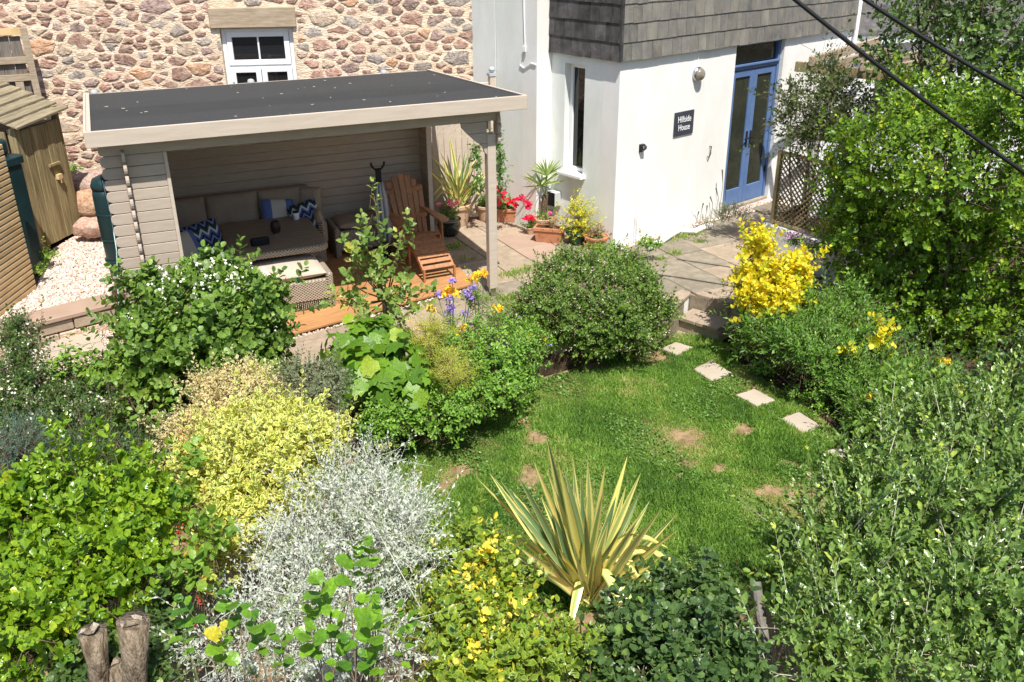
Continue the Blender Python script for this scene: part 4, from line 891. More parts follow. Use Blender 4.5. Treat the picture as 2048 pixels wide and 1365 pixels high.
# things on the table
cn = thing('candle', 'white jar candle with a dark lid on the table', 'candle', tuple(G.w(-1.92, 1.86, Z0+.656)), 0)
MB().lathe([(.036, 0), (.04, .01), (.04, .085), (.036, .09)], 16).build('jar', WHITE, cn, smooth=True); MB().lathe([(.041, .091), (.041, .105), (.03, .108)], 16).build('lid', BLACK, cn)
ln = thing('lantern', 'dark perforated metal candle lantern standing on the table', 'lantern', tuple(G.w(-2.27, 1.36, Z0+.656)), 0)
MB().lathe([(.05, 0), (.052, .015), (.045, .02)], 16).build('foot', STEEL, ln); MB().lathe([(.045, .021), (.06, .05), (.063, .1), (.055, .15), (.04, .165), (.035, .16), (.05, .1), (.04, .03)], 16).build('bowl', mat('dark bronze', (.02, .014, .012), (.05, .03, .02), 30, .4), ln, smooth=True)
sk = thing('speaker', 'black rounded portable speaker lying on the table', 'speaker', tuple(G.w(-2.52, 1.02, Z0+.656)), G.yaw)
MB().prism(rr(-.11, -.045, .11, .045, .03), .0, .085).build('body', BLACK, sk, bevel=.012, seg=2); MB().box(-.09, -.048, .02, .09, -.0455, .07).build('front_grille', mat('speaker cloth', (.02, .02, .022), None, rough=.95), sk)
# front bench
bn = thing('wicker_bench', 'cream cushioned wicker bench at the front of the deck', 'bench', tuple(G.w(-2.28, .68, Z0)), G.yaw)
MB().box(-.62, -.32, .10, .45, .32, .36).build('base', WICK, bn, bevel=.02)
for x0 in (-.62, .37): MB().box(x0, -.335, .0, x0+.08, .335, .43).build('end_frame', WICK, bn, bevel=.025, seg=2)
mb = MB()
for i in range(40): x = -.53+i*.0225; mb.box(x, -.318, .012, x+.011, -.31, .098)
mb.build('lower_weave', WICK, bn)['kind'] = 'stuff'
MB().box(-.55, -.30, .0, .38, .30, .012).build('skid', BLACK, bn)
cush(bn, 'seat_cushion', (.92, .64, .15), TM(-.08, -.0, .43), CUSHL)
# second wicker bench at the back
b2 = thing('wicker_stool', 'long taupe cushioned wicker stool by the back wall behind the hammock stand', 'stool', tuple(G.w(-.86, 2.24, Z0)), G.yaw)
MB().box(-.52, -.24, .08, .52, .24, .36).build('base', WICK, b2, bevel=.02)
for x0 in (-.56, .48): MB().box(x0, -.26, .0, x0+.08, .26, .42).build('end_frame', WICK, b2, bevel=.025, seg=2)
cush(b2, 'seat_cushion', (.96, .5, .13), TM(0, 0, .42), CUSH)
# adirondack chair with leg rest
ch = thing('adirondack_chair', 'red brown slatted adirondack chair facing the garden', 'chair', tuple(G.w(-.40, 1.62, Z0)), G.yaw+.04)
for i in range(7):  # fan back, seven slats
    x = (i-3); h_ = 1.02-.016*x*x; yb, yt = .20, .52; xb, xt = x*.070, x*.089
    V = [(xb-.030, yb, .26), (xb+.030, yb, .26), (xt+.039, yt, h_-.012*abs(x)), (xt-.039, yt, h_-.012*abs(x)), (xb-.030, yb+.018, .26), (xb+.030, yb+.018, .26), (xt+.039, yt+.018, h_-.012*abs(x)), (xt-.039, yt+.018, h_-.012*abs(x))]
    MB().add(V, [(0, 1, 2, 3), (7, 6, 5, 4), (0, 4, 5, 1), (1, 5, 6, 2), (2, 6, 7, 3), (3, 7, 4, 0)]).build('back_slat', TEAK, ch, bevel=.004)
for zz, yy in ((.45, .285), (.78, .43)): MB().box(-.28, yy+.02, zz, .28, yy+.045, zz+.06).build('back_rail', TEAK, ch)
for i in range(5):
    y0 = -.26+i*.088; z0_ = .375-i*.024; MB().box(-.25, y0, z0_-.018, .25, y0+.078, z0_).build('seat_slat', TEAK, ch, bevel=.004)
for s_ in (-1, 1):
    MB().add([(s_*.24-.012, -.28, .36), (s_*.24+.012, -.28, .36), (s_*.24+.012, .55, .06), (s_*.24-.012, .55, .06), (s_*.24-.012, -.28, .27), (s_*.24+.012, -.28, .27), (s_*.24+.012, .5, .0), (s_*.24-.012, .5, .0)], [(0, 1, 2, 3), (7, 6, 5, 4), (0, 4, 5, 1), (1, 5, 6, 2), (2, 6, 7, 3), (3, 7, 4, 0)]).build('side_rail', TEAK, ch)
    MB().box(s_*.275-.012, -.27, 0, s_*.275+.012, -.18, .55).build('leg', TEAK, ch, bevel=.004)
    pl = [(.0, -.36), (.09, -.38), (.14, -.32), (.145, -.15), (.10, .10), (.06, .34), (.0, .36)]; pl = [(s_*(.245+a_)-s_*.03, b_) for a_, b_ in pl]
    if s_ < 0: pl.reverse()
    MB().prism(pl, .552, .574).build('armrest', TEAK, ch, bevel=.005)
lr = thing('leg_rest', 'slatted red brown wooden footstool in front of the adirondack chair', 'footstool', tuple(G.w(-.44, 1.05, Z0)), G.yaw+.04)
for i in range(9):
    t = i/8; y0 = .24-t*.60; z0_ = .36+.03*math.sin(t*2.2)-.21*t*t; a_ = .15+.65*t
    MB().box(-.215, -.028, -.009, .215, .028, .009, TM(0, y0, z0_, a_)).build('slat', TEAK, lr, bevel=.003)
for s_ in (-1, 1):
    P = [(s_*.205, .25-t*.62, .33+.03*math.sin(t*2.2)-.21*t*t) for t in [i/6 for i in range(7)]]
    for i in range(6): pass
    mb = MB()
    for i in range(6): mb.bar(P[i], P[i+1], .022, .05)
    mb.build('side_rail', TEAK, lr)
    MB().box(s_*.205-.012, -.42, 0, s_*.205+.012, -.385, .17).build('leg', TEAK, lr); MB().box(s_*.19-.012, .15, 0, s_*.19+.012, .2, .33).build('leg', TEAK, lr)
# hammock on its stand
hm = thing('hammock', 'green, white and lilac striped hammock folded over a black stand', 'hammock', tuple(G.w(-.80, 1.86, Z0)), G.yaw)
MB().tube([(0, 0, .02), (0, .0, 1.16)], .022, 8).box(-.25, -.03, 0, .25, .03, .03).box(-.03, -.3, 0, .03, .3, .03).box(-.035, -.02, .98, .035, .02, 1.18).tube([(-.09, 0, 1.28), (-.08, 0, 1.23), (-.04, 0, 1.19), (.04, 0, 1.19), (.08, 0, 1.23), (.09, 0, 1.28)], .015, 6).build('stand', BLACK, hm)
HC = [mat('hammock green', (.10, .22, .19), None, rough=.95), mat('hammock cream', (.5, .5, .47), None, rough=.95), mat('hammock lilac', (.30, .26, .36), None, rough=.95), mat('hammock teal', (.05, .14, .15), None, rough=.95)]
for i in range(9):
    x = -.075+i*.019; d_ = R_.uniform(-.015, .015)
    MB().tube([(x*.5, -.035, 1.02), (x, -.045+d_, .8), (x*1.1+.01, -.05+d_, .5), (x*1.2+.02, -.05, .33), (x*.8+.03, -.05, .25-.08*(i/8))], [.012, .017, .019, .018, .010], 6).build('fabric_fold', HC[(0, 1, 3, 0, 1, 3, 2, 1, 2)[i]], hm, smooth=True)
# ================================================================ shed, water tank, slatted screen, gate at the left
bl, br = Vector((-5.806, 10.842, .52)), Vector((-5.686, 11.526, .52)); dS = (br-bl).normalized(); yS = math.atan2(dS.y, dS.x)
sh = thing('shed', 'weathered wooden shed with a boarded door and sloping slatted roof', 'shed', tuple(bl-Vector((0, 0, .06))), yS)
SW = (br-bl).length
for i, wv in enumerate([0, .14, .285, .41, .55]):
    x1 = [.14, .285, .41, .55, SW][i]; MB().box(wv+.002, -.012-.006*(i % 2), .06, x1-.002, .012, 1.50).build('door_board', SHEDW, sh, bevel=.003)
dh = thing; MB().box(.33, -.05, .98, .53, -.022, 1.01).build('door_ledge', SHEDW, sh); MB().box(.42, -.06, .80, .50, -.022, .86).tube([(.46, -.05, .80), (.47, -.05, .75)], .012, 5).build('latch', BATTEN, sh)
MB().box(-.10, .0, 0, -.005, .10, 1.53).build('door_post', SHEDW, sh); MB().box(SW+.003, .0, 0, SW+.06, .08, 1.66).build('door_post', SHEDW, sh)
for i in range(8): MB().box(-.12, .03+i*.18+.1, 0, -.10, .20+i*.18+.1, 1.5).build('wall_board', SHEDW, sh)
MB().box(-.09, .1, 0, SW+.05, 1.6, 1.48).build('carcass', BLACK, sh)
for i in range(11):  # roof boards run along the shed front, stepping up to the back
    y0 = -.10+i*.15; z0_ = 1.545+i*.055; s_ = rotm(.36)
    MB().add([(-.17, y0, z0_), (SW+.14, y0, z0_+.06), (SW+.14, y0+.145, z0_+.06+.052), (-.17, y0+.145, z0_+.052), (-.17, y0, z0_+.025), (SW+.14, y0, z0_+.085), (SW+.14, y0+.138, z0_+.112), (-.17, y0+.138, z0_+.052)], BF).build('roof_board', SHEDR, sh, bevel=.003)
tk = thing('water_tank', 'dark green plastic water tank between the slatted screen and the shed', 'tank', tuple(at(70, 540, 9.95).xy.to_3d()+Vector((-.10, .1, .46))), yS-.12)
MB().prism(rr(-.16, -.1, .16, .5, .06), 0, 1.28).build('body', GREENP, tk, bevel=.02, seg=2); MB().prism(rr(-.19, -.12, .19, .52, .07), 1.281, 1.37).build('rim', GREENP, tk, bevel=.01); MB().prism(rr(-.15, .0, .13, .42, .08), 1.371, 1.56).build('lid', GREENP, tk, bevel=.05, seg=3)
scn = thing('slatted_screen', 'golden cedar batten screen in front of the green tank', 'screen', (-5.33, 9.52, .46), 0)
for i in range(27): MB().box(-.012, -3.2, .02+i*.0605, .012, 0, .02+i*.0605+.042 + (.02 if i == 12 else 0)*0).build('batten', BATTEN, scn, bevel=.003)
for y in (-.06, -1.3, -2.6): MB().box(-.055, y-.03, 0, -.0125, y+.03, 1.65).build('upright', SHEDW, scn)
gt = thing('wooden_gate', 'old grey boarded gate with a yellowed top rail behind the shed', 'gate', (-6.62, 12.95, .5), .45)
for i in range(7): MB().box(-1.0+i*.14+.003, 0, .1, -1.0+(i+1)*.14-.003, .02, 2.3).build('board', mat('grey fence board', (.11, .095, .08), (.22, .19, .16), 3, .9, .3, 60, .15, (9, 9, .7), rnd=.15), gt)
for zz, mt_ in ((2.32, BATTEN), (1.95, OLDW), (1.72, OLDW)): MB().box(-1.05, -.045, zz, .0, -.002, zz+.085).build('rail', mt_, gt)
MB().box(.0, -.05, 0, .085, .05, 2.40).build('gate_post', OLDW, gt); MB().box(-.2, -.05, .3, -.10, -.003, 1.71).build('brace', OLDW, gt)
for i in range(3): MB().box(-1.0+i*.3, -.02, 2.41, -.95+i*.3, .02, 2.9).build('pale', BATTEN, gt)
wb = thing('water_butt', 'slim green plastic water butt beside the gazebo log ends', 'water butt', (-4.44, 9.80, .45))
MB().lathe([(.13, 0), (.135, .02), (.15, .25), (.152, .26), (.158, .5), (.16, .51), (.165, .8), (.165, 1.02), (.155, 1.1)], 20).build('barrel', GREENP, wb, smooth=True); MB().lathe([(.165, 1.101), (.168, 1.13), (.14, 1.2), (.07, 1.235), (0, 1.24)], 20).build('lid', GREENP, wb, smooth=True)
for zz in (.27, .52, .81): MB().lathe([(.168, zz), (.172, zz+.01), (.168, zz+.02)], 20).build('hoop', GREENP, wb)
cord = tag(MB().tube([at(205, 362, 9.4), at(222, 430, 9.1), at(233, 500, 8.95), at(236, 580, 8.9), at(237, 612, 8.85)], .006, 5).build('hose', mat('pale hose', (.45, .62, .6), None), None), 'thin pale blue hose hanging beside the gazebo log ends', 'hose')
# ================================================================ grass
LAWNP = [tuple(p) for p in LAWN_PTS]
BARE = [(1370, 876, 40, 22), (1487, 862, 38, 18), (1060, 955, 30, 30), (1075, 880, 40, 26), (1130, 730, 70, 14), (1300, 715, 50, 22), (1370, 930, 26, 10), (1440, 938, 20, 12), (1358, 958, 14, 10), (920, 945, 40, 18), (890, 975, 26, 22), (1640, 960, 40, 18), (1580, 930, 30, 12), (1050, 845, 22, 14), (1535, 985, 40, 14), (1600, 985, 40, 20), (1190, 735, 40, 10), (860, 880, 40, 14)]
GRASS = leafmat('grass blades', (.05, .14, .022), (.18, .33, .055), trans=.35, rough=.5, c3=(.34, .35, .13))
STONES = [[tuple(gr(x, y, LAWN).xy) for x, y in q] for q in (((1318, 700), (1352, 685), (1390, 697), (1354, 715)), ((1384, 741), (1423, 720), (1466, 748), (1425, 768)), ((1468, 792), (1508, 777), (1555, 803), (1514, 818)), ((1556, 840), (1598, 824), (1647, 855), (1608, 874)), ((1648, 905), (1690, 889), (1734, 915), (1695, 933)))]
def grass(name, n, h0, h1, region, z, bare=True, dens=None, label=None):
    P = []; xs = [p[0] for p in region]; ys = [p[1] for p in region]
    bc = [(gr(x, y, LAWN), gr(x+rx, y, LAWN), gr(x, y-ry, LAWN)) for x, y, rx, ry in BARE]; bb = np.array([(a.x, a.y, max(.05, .8*(b-a).length), max(.05, .8*(c_-a).length)) for a, b, c_ in bc])
    X = N_.uniform(min(xs), max(xs), n*3); Y = N_.uniform(min(ys), max(ys), n*3); k = 0
    ok = np.array([inside((x, y), region) for x, y in zip(X, Y)])
    if bare:
        wob = 1+.35*np.sin(X*23+Y*17)+.3*np.sin(X*41-Y*37)
        for (a, b, c_, d_) in bb: ok &= N_.random(len(X)) < np.clip(((((X-a)/c_)**2+((Y-b)/d_)**2)*wob-.25)/1.5, .02, 1)
        thin = .5+.5*np.sin(X*2.6+1.1)*np.sin(Y*2.1+.4)+.35*np.sin(X*9+Y*5)*np.sin(Y*8-X*3); ok &= N_.random(len(X)) < np.clip(1.2-.45*np.clip(thin, 0, 1), .5, 1)
    for q in STONES: ok &= ~np.array([o_ and inside((x, y), q) for x, y, o_ in zip(X, Y, ok)])
    X, Y = X[ok][:n], Y[ok][:n]; n = len(X); P = np.c_[X, Y, np.full(n, z)]
    D = N_.normal(size=(n, 3))*.42+np.array([0, 0, 1.]); hgt = N_.uniform(h0, h1, n)*(.8+.4*np.sin(X*3.1)*np.sin(Y*2.7)); M = imats(P, D, hgt)
    V = np.array([(-.085, 0, 0), (.085, 0, 0), (.06, .16, .55), (-.02, .45, 1.)]); T = np.array([(0, 1, 2), (0, 2, 3)])
    O, TT = inst(V, T, M); patch = .5+.3*np.sin(X*4.3+Y*1.7)+.2*np.sin(X*1.3-Y*5.1)
    patch += .25*np.sin(X*13+Y*9)*np.sin(Y*11-X*6); rr = np.repeat(np.clip(.5*N_.random(n)+.55*patch, 0, 1), 4); o = put(name, npmesh(name, O, TT, GRASS, rr), None); o['kind'] = 'stuff'; return o
vis_lawn = [(-1.6, 7.0), (-1.1, 7.5), (-.6, 7.93), (-.1, 8.28), (.25, 8.85), (.9, 9.25), (1.5, 9.6), (2.0, 10.08), (2.48, 9.85), (2.52, 9.4), (2.78, 8.8), (3.08, 8.1), (3.25, 7.3), (3.3, 5.2), (-1.2, 5.2)]
grass('grass', 260000, .032, .075, vis_lawn, LAWN)
CLOV = leafmat('lawn weeds', (.06, .15, .025), (.13, .25, .05), trans=.3)
def ground_leaves(name, region, z, n, mt, leaf, hmax=.05, up=1., mask=None):
    xs = [p[0] for p in region]; ys = [p[1] for p in region]; P = []
    while len(P) < n:
        x, y = R_.uniform(min(xs), max(xs)), R_.uniform(min(ys), max(ys))
        if inside((x, y), region) and (mask is None or mask(x, y)): P.append((x, y, z+R_.uniform(0, hmax)))
    P = np.array(P); V, T, e = leafshape(*leaf); D = N_.normal(size=(n, 3)); D[:, 2] = np.abs(D[:, 2])*.3+.25
    X, Y, Z = basis(D, N_.uniform(0, .01, n)); 
    # leaf lies along D, faces up
    Nn = np.tile(np.array([[0, 0, 1.]]), (n, 1))+N_.normal(size=(n, 3))*.35; Dn = D/np.linalg.norm(D, axis=1, keepdims=True); Xx = np.cross(Dn, Nn); Xx /= np.linalg.norm(Xx, axis=1, keepdims=True); Nn = np.cross(Xx, Dn)
    s = N_.uniform(.7, 1.25, (n, 1)); M = np.zeros((n, 4, 4)); M[:, :3, 0] = Xx*s; M[:, :3, 1] = Dn*s; M[:, :3, 2] = Nn*s; M[:, :3, 3] = P; M[:, 3, 3] = 1
    O, TT = inst(V, T, M); o = put(name, npmesh(name, O, TT, mt, np.repeat(N_.random(n), len(V)), np.tile(e, n)), None); o['kind'] = 'stuff'; return o
wm = lambda x, y: not any(inside((x, y), q) for q in STONES) and (math.sin(x*3.3+1)*math.sin(y*2.9+2)+.6*math.sin(x*7+y*4)) > .35
ground_leaves('lawn_weeds', vis_lawn, LAWN+.012, 9000, CLOV, ('flat', .010, .03), .03, mask=wm)
# grass in the paving joints
JT = [(1040, 545, 26, .05), (1055, 540, 20, .05), (1020, 552, 30, .07), (1075, 532, 12, .04), (912, 492, 20, .06), (905, 498, 16, .06), (938, 520, 8, .06), (1390, 470, 20, .05), (1365, 475, 18, .05), (1350, 508, 18, .03), (1320, 520, 10, .03), (1400, 485, 10, .03), (1010, 600, 30, .06), (1030, 598, 36, .08), (1000, 615, 26, .06), (1345, 480, 14, .04), (1040, 610, 30, .10), (975, 600, 16, .05)]
P = []
for x, y, k, sp_ in JT:
    c = gr(x, y, 0)
    for _ in range(k*5): P.append((c.x+R_.gauss(0, sp_*1.4), c.y+R_.gauss(0, sp_*.8), -.02))
P = np.array(P); n = len(P); V = np.array([(-.06, 0, 0), (.06, 0, 0), (.04, .15, .55), (-.02, .45, 1.)]); T = np.array([(0, 1, 2), (0, 2, 3)])
O, TT = inst(V, T, imats(P, N_.normal(size=(n, 3))*.55+np.array([0, 0, 1.]), N_.uniform(.04, .11, n))); o = put('joint_grass', npmesh('joint_grass', O, TT, GRASS, np.repeat(N_.random(n)*.5+.5, 4)), None); o['kind'] = 'stuff'
# ================================================================ leaf materials
L_VIB = leafmat('viburnum leaf', (.042, .10, .018), (.155, .28, .048), c3=(.19, .28, .06))
L_WHITE = leafmat('white petal', (.72, .70, .62), (.85, .84, .76), trans=.2, rough=.7)
L_CREAM = leafmat('cream petal', (.60, .58, .40), (.80, .78, .62), trans=.2, rough=.7)
L_MYR = leafmat('myrtle leaf', (.022, .058, .014), (.075, .15, .03), c3=(.14, .22, .05))
L_CLIMB = leafmat('climber leaf', (.075, .17, .022), (.17, .30, .045), c3=(.22, .30, .05))
L_FERN = leafmat('dark frond', (.018, .05, .014), (.05, .12, .03), trans=.2)
L_JUN = leafmat('juniper needle', (.045, .095, .07), (.10, .18, .125), trans=.1, rough=.6)
L_GRIS = leafmat('griselinia leaf', (.06, .16, .010), (.19, .33, .022), c3=(.33, .42, .03), rough=.24, spec=.6)
L_VAR = leafmat('variegated leaf', (.13, .25, .03), (.26, .38, .05), edge=(.64, .62, .20), elo=.35, ehi=.7, c3=(.50, .50, .09))
L_PALEV = leafmat('cream variegated leaf', (.22, .25, .07), (.50, .47, .20), edge=(.70, .62, .34), elo=.3, ehi=.75)
L_GREYV = leafmat('grey variegated leaf', (.05, .085, .035), (.12, .17, .08), edge=(.34, .36, .22), elo=.5, ehi=.9)
L_SILV = leafmat('silver leaf', (.24, .28, .21), (.50, .53, .45), trans=.15, rough=.75, spec=.2)
SILTW = mat('silver stem', (.46, .46, .40), (.60, .59, .53), rough=.9)
L_ELA = leafmat('elaeagnus leaf', (.06, .15, .02), (.18, .30, .03), c3=(.72, .62, .05), edge=(.34, .38, .05), elo=.55, ehi=1.1, rough=.34, spec=.55)
L_DARKE = leafmat('dark grey green leaf', (.030, .075, .020), (.085, .16, .045), c3=(.15, .25, .05), rough=.36, spec=.5)
L_OLE = leafmat('olearia leaf', (.045, .11, .02), (.165, .28, .06), c3=(.32, .42, .06), rough=.28, spec=.6, trans=.2)
PALETW = mat('pale twig', (.36, .36, .25), (.5, .5, .38), rough=.9)
L_HEDGE = leafmat('hedge leaf', (.035, .095, .010), (.15, .29, .022), c3=(.34, .42, .04), rough=.36)
L_TREE = leafmat('tree leaf', (.035, .075, .022), (.10, .18, .045), c3=(.17, .27, .05))
L_OLIVE = leafmat('fine dark leaf', (.035, .055, .02), (.10, .14, .045), c3=(.16, .19, .06))
L_GOLD = leafmat('golden leaf', (.36, .44, .025), (.70, .60, .03), c3=(.22, .36, .03), trans=.35, rough=.45)
L_PER = leafmat('perennial leaf', (.04, .12, .018), (.13, .27, .04), c3=(.17, .28, .05))
L_ESC = leafmat('escallonia leaf', (.04, .10, .02), (.15, .26, .045), c3=(.18, .27, .06))
L_PINKW = leafmat('pale pink petal', (.60, .42, .38), (.75, .65, .58), trans=.2, rough=.8)
L_GER = leafmat('cranesbill leaf', (.055, .16, .02), (.17, .34, .045), c3=(.20, .33, .06))
L_BIG = leafmat('lobed leaf', (.045, .13, .014), (.115, .25, .022), c3=(.22, .32, .03), rough=.4)
L_PEAR = leafmat('pear leaf', (.08, .16, .03), (.19, .28, .06), c3=(.34, .34, .06), rough=.35)
L_YEL = leafmat('yellow petal', (.75, .50, .02), (.85, .66, .04), trans=.2, rough=.7)
L_PURP = leafmat('purple petal', (.20, .12, .38), (.36, .24, .55), trans=.2, rough=.7)
L_RED = leafmat('red petal', (.55, .006, .012), (.75, .02, .03), trans=.2, rough=.6)
L_PNK = leafmat('pink petal', (.72, .20, .24), (.85, .42, .42), trans=.2, rough=.6)
L_FENN = leafmat('fennel frond', (.24, .32, .035), (.46, .48, .07), trans=.2)
L_RASP = leafmat('round glossy leaf', (.05, .16, .015), (.13, .29, .02), c3=(.45, .42, .03), rough=.3, spec=.55)
BERRY = mat('red berry', (.38, .02, .015), (.5, .06, .03), 9, .35)
def blooms(root, mt, pts, r, k=12, pl=.012, name='flower_head', fl=.5):
    """clusters of small petals; each cluster is a part"""
    base = np.array(root.location); V, T, e = leafshape('flat', pl*.5, pl, .2, .1)
    for p in pts:
        d = N_.normal(size=(k, 3)); d[:, 2] = np.abs(d[:, 2])*1.2; d /= np.linalg.norm(d, axis=1, keepdims=True)
        M = imats(np.array(p)+d*r*np.array([1, 1, fl])*N_.uniform(.5, 1, (k, 1))-base, N_.normal(size=(k, 3))*.7+d*.4, N_.uniform(.8, 1.3, k)); O, TT = inst(V, T, M)
        put(name, npmesh(name, O, TT, mt, np.repeat(N_.random(k), len(V))), root)
def speckle(root, mt, blobs, n, pl=.014, k=5, lo=.93, name='blossom', minz=None, sel=None):
    P, D = shell(blobs, n, lo, .2)
    if sel is not None: P = P[[i for i in range(len(P)) if sel(P[i])]]
    n = len(P); V, T, e = leafshape('flat', pl*.5, pl, .2, .1); base = np.array(root.location)
    PP = np.repeat(P, k, axis=0)+N_.normal(size=(n*k, 3))*pl*.7; O, TT = inst(V, T, imats(PP-base+np.array([0, 0, .01]), N_.normal(size=(n*k, 3)), N_.uniform(.8, 1.2, n*k)))
    put(name, npmesh(name, O, TT, mt, np.repeat(N_.random(n*k), len(V))), root)['kind'] = 'stuff'
# ================================================================ middle distance
bl_ = [B(405, 665, 7.9, 150, 118, 120), B(325, 725, 7.7, 75, 85), B(500, 665, 7.8, 75, 95), B(430, 590, 8.1, 90, 48, 90), B(480, 770, 7.5, 95, 70), B(295, 680, 7.9, 45, 50), B(515, 620, 8.0, 40, 45)]
t = shrub('viburnum_bush', 'big rounded dark green bush with white blossoms before the wicker bench', 'bush', bl_, -.2, L_VIB, ('round', .025, .062), 2100, (9, .17, 78, 30), br=.022, objs=120, lo=.62, ls=1.32)
speckle(t, L_WHITE, [B(425, 565, 7.9, 110, 38)], 70, .026, 5, .95); speckle(t, L_WHITE, bl_, 40, .02, 4, .98)
t = shrub('climber', 'tangled light green climber trailing below the white blossom bush', 'climber', [B(235, 770, 7.2, 60, 50), B(215, 860, 6.9, 55, 60), B(310, 850, 6.9, 60, 60), B(290, 930, 6.6, 60, 50), B(400, 870, 6.9, 60, 45)], -.3, L_CLIMB, ('oval', .019, .058), 190, (7, .2, 85, 40), br=.008, lo=.3, rand=.7, ls=1.5)
bl_ = [B(45, 775, 7.0, 60, 80), B(120, 860, 6.8, 110, 75), B(40, 680, 7.3, 32, 48), B(25, 850, 6.7, 70, 90), B(170, 800, 7.1, 45, 45)]
t = shrub('myrtle_bush', 'fine leaved dark bush sprinkled with cream blossoms left of the stone slab', 'bush', bl_, -.2, L_MYR, ('small', .0085, .026), 3600, (10, .12, 70, 25), br=.015, lo=.7, lumpy=False, ls=1.35)
speckle(t, L_CREAM, bl_, 380, .024, 4, .96)
t = shrub('vine_leaves', 'light green creeper with compound leaves at the edge of the pale stone slab', 'creeper', [B(170, 738, 7.3, 60, 18), B(120, 755, 7.15, 40, 22), B(225, 748, 7.3, 36, 14)], .0, L_CLIMB, ('oval', .018, .055), 110, (7, .14, 85, 50), br=.006, nb=2, ls=1.4)
t = shrub('fern_clump', 'dark feathery undergrowth behind the bright hedge at the left', 'undergrowth', [B(240, 930, 6.2, 130, 55), B(380, 900, 6.3, 60, 45), B(130, 915, 6.2, 90, 45)], -.3, L_FERN, ('flat', .006, .05), 1300, (14, .22, 65, 35), nb=2, ls=1.3)
t = shrub('juniper', 'blue grey juniper sprays at the left edge behind the bright hedge', 'juniper', [B(40, 900, 5.6, 60, 60), B(5, 1060, 4.8, 35, 90), B(10, 1160, 4.4, 40, 60)], -.3, L_JUN, ('flat', .003, .022), 900, (22, .16, 50, 25), nb=2, ls=1.2)
bl_ = [B(480, 795, 6.5, 95, 45), B(370, 880, 6.1, 55, 35), B(430, 840, 6.3, 70, 40)]
t = shrub('cream_bush', 'pale cream variegated bush with tiny leaves in front of the blossom bush', 'bush', bl_, -.3, L_PALEV, ('small', .008, .027), 1500, (11, .13, 65, 25), nb=3, ls=1.3)
bl_ = [B(620, 790, 6.7, 65, 55), B(600, 840, 6.4, 60, 45), B(655, 760, 6.9, 35, 35)]
t = shrub('grey_variegated_bush', 'grey green variegated low bush beside the big lobed leaves', 'bush', bl_, -.3, L_GREYV, ('small', .008, .028), 1300, (11, .13, 65, 25), nb=3, ls=1.3)
# big lobed leaves (each a part) and the young pear tree behind
c = at(770, 800, 7.6); t = thing('lobed_leaf_plant', 'plant with big lobed bright green leaves under the young pear tree', 'plant', (c.x, c.y, -.2))
bl_ = [B(745, 690, 7.9, 75, 55, 70), B(700, 720, 7.9, 50, 55, 50), B(790, 760, 7.6, 70, 50, 60), B(820, 800, 7.4, 45, 40, 45), B(720, 770, 7.5, 45, 45, 45)]
foliage(t, L_BIG, ('lobed', .075, .15, .3, .35), bl_, 190, dict(k=3, L=.14, a0=95, a1=60, jit=.3), up=.05, rand=.3, lo=.85, objs=170, size=(.8, 1.15), face=0., twigr=.004, ls=1.4)
foliage(t, L_GER, ('oval', .018, .05), [(x_[0]-np.array([0, 0, .12]), x_[1]*.8) for x_ in bl_], 200, (6, .14, 75, 40), lo=.2, name='undergrowth', ls=1.3)
branches(t, [b[0] for b in bl_], r=.012)
c = gr(776, 700, -.15); t = thing('pear_tree', 'slender young pear tree with sparse leaves before the deck', 'tree', (c.x, c.y, -.2))
top = at(748, 395, 8.2); P0 = Vector(t.location); Y_ = c.y
tips = [((748, 392), 8.5), ((705, 500), 8.5), ((722, 440), 8.55), ((802, 470), 8.5), ((815, 560), 8.5), ((690, 560), 8.4), ((770, 520), 8.5), ((745, 560), 8.4), ((860, 580), 8.6), ((840, 620), 8.5), ((700, 610), 8.35), ((780, 600), 8.4), ((735, 480), 8.5), ((665, 600), 8.4), ((800, 640), 8.3), ((720, 640), 8.2), ((690, 480), 8.5), ((820, 440), 8.6)]
fork = at(773, 600, Y_+.02)-P0; MB().tube([(0, 0, 0), fork*.5+Vector((.01, 0, 0)), fork], [.026, .022, .018], 8).build('trunk', mat('pear bark', (.13, .10, .06), (.22, .17, .10), 20, .9), t, smooth=True)
PP = []; DD = []
for (x, y), Yq in tips:
    e_ = at(x, y, Yq)-P0; m_ = fork.lerp(e_, .45)+Vector((R_.uniform(-.04, .04), R_.uniform(-.04, .04), -.03)); MB().tube([fork, m_, e_], [.010, .007, .003], 5).build('branch', TWIG, t, smooth=True)
    for k in range(5):
        s_ = m_.lerp(e_, .15+.85*k/4); PP.append(np.array(s_+P0)+N_.normal(size=3)*.02); DD.append(np.array((e_-m_).normalized())+N_.normal(size=3)*.35)
foliage(t, L_PEAR, ('oval', .021, .068, .35, .25), None, 0, (6, .13, 70, 35), P=np.array(PP), D=np.array(DD), up=.25, rand=.25, objs=260, size=(.8, 1.15), ls=1.5)
tag(MB().box(-.025, -.025, -.1, .025, .025, .62).build('stake', SHEDW, None, loc=tuple(gr(775, 690, -.15)), bevel=.004), 'square wooden stake at the foot of the young pear tree', 'stake')
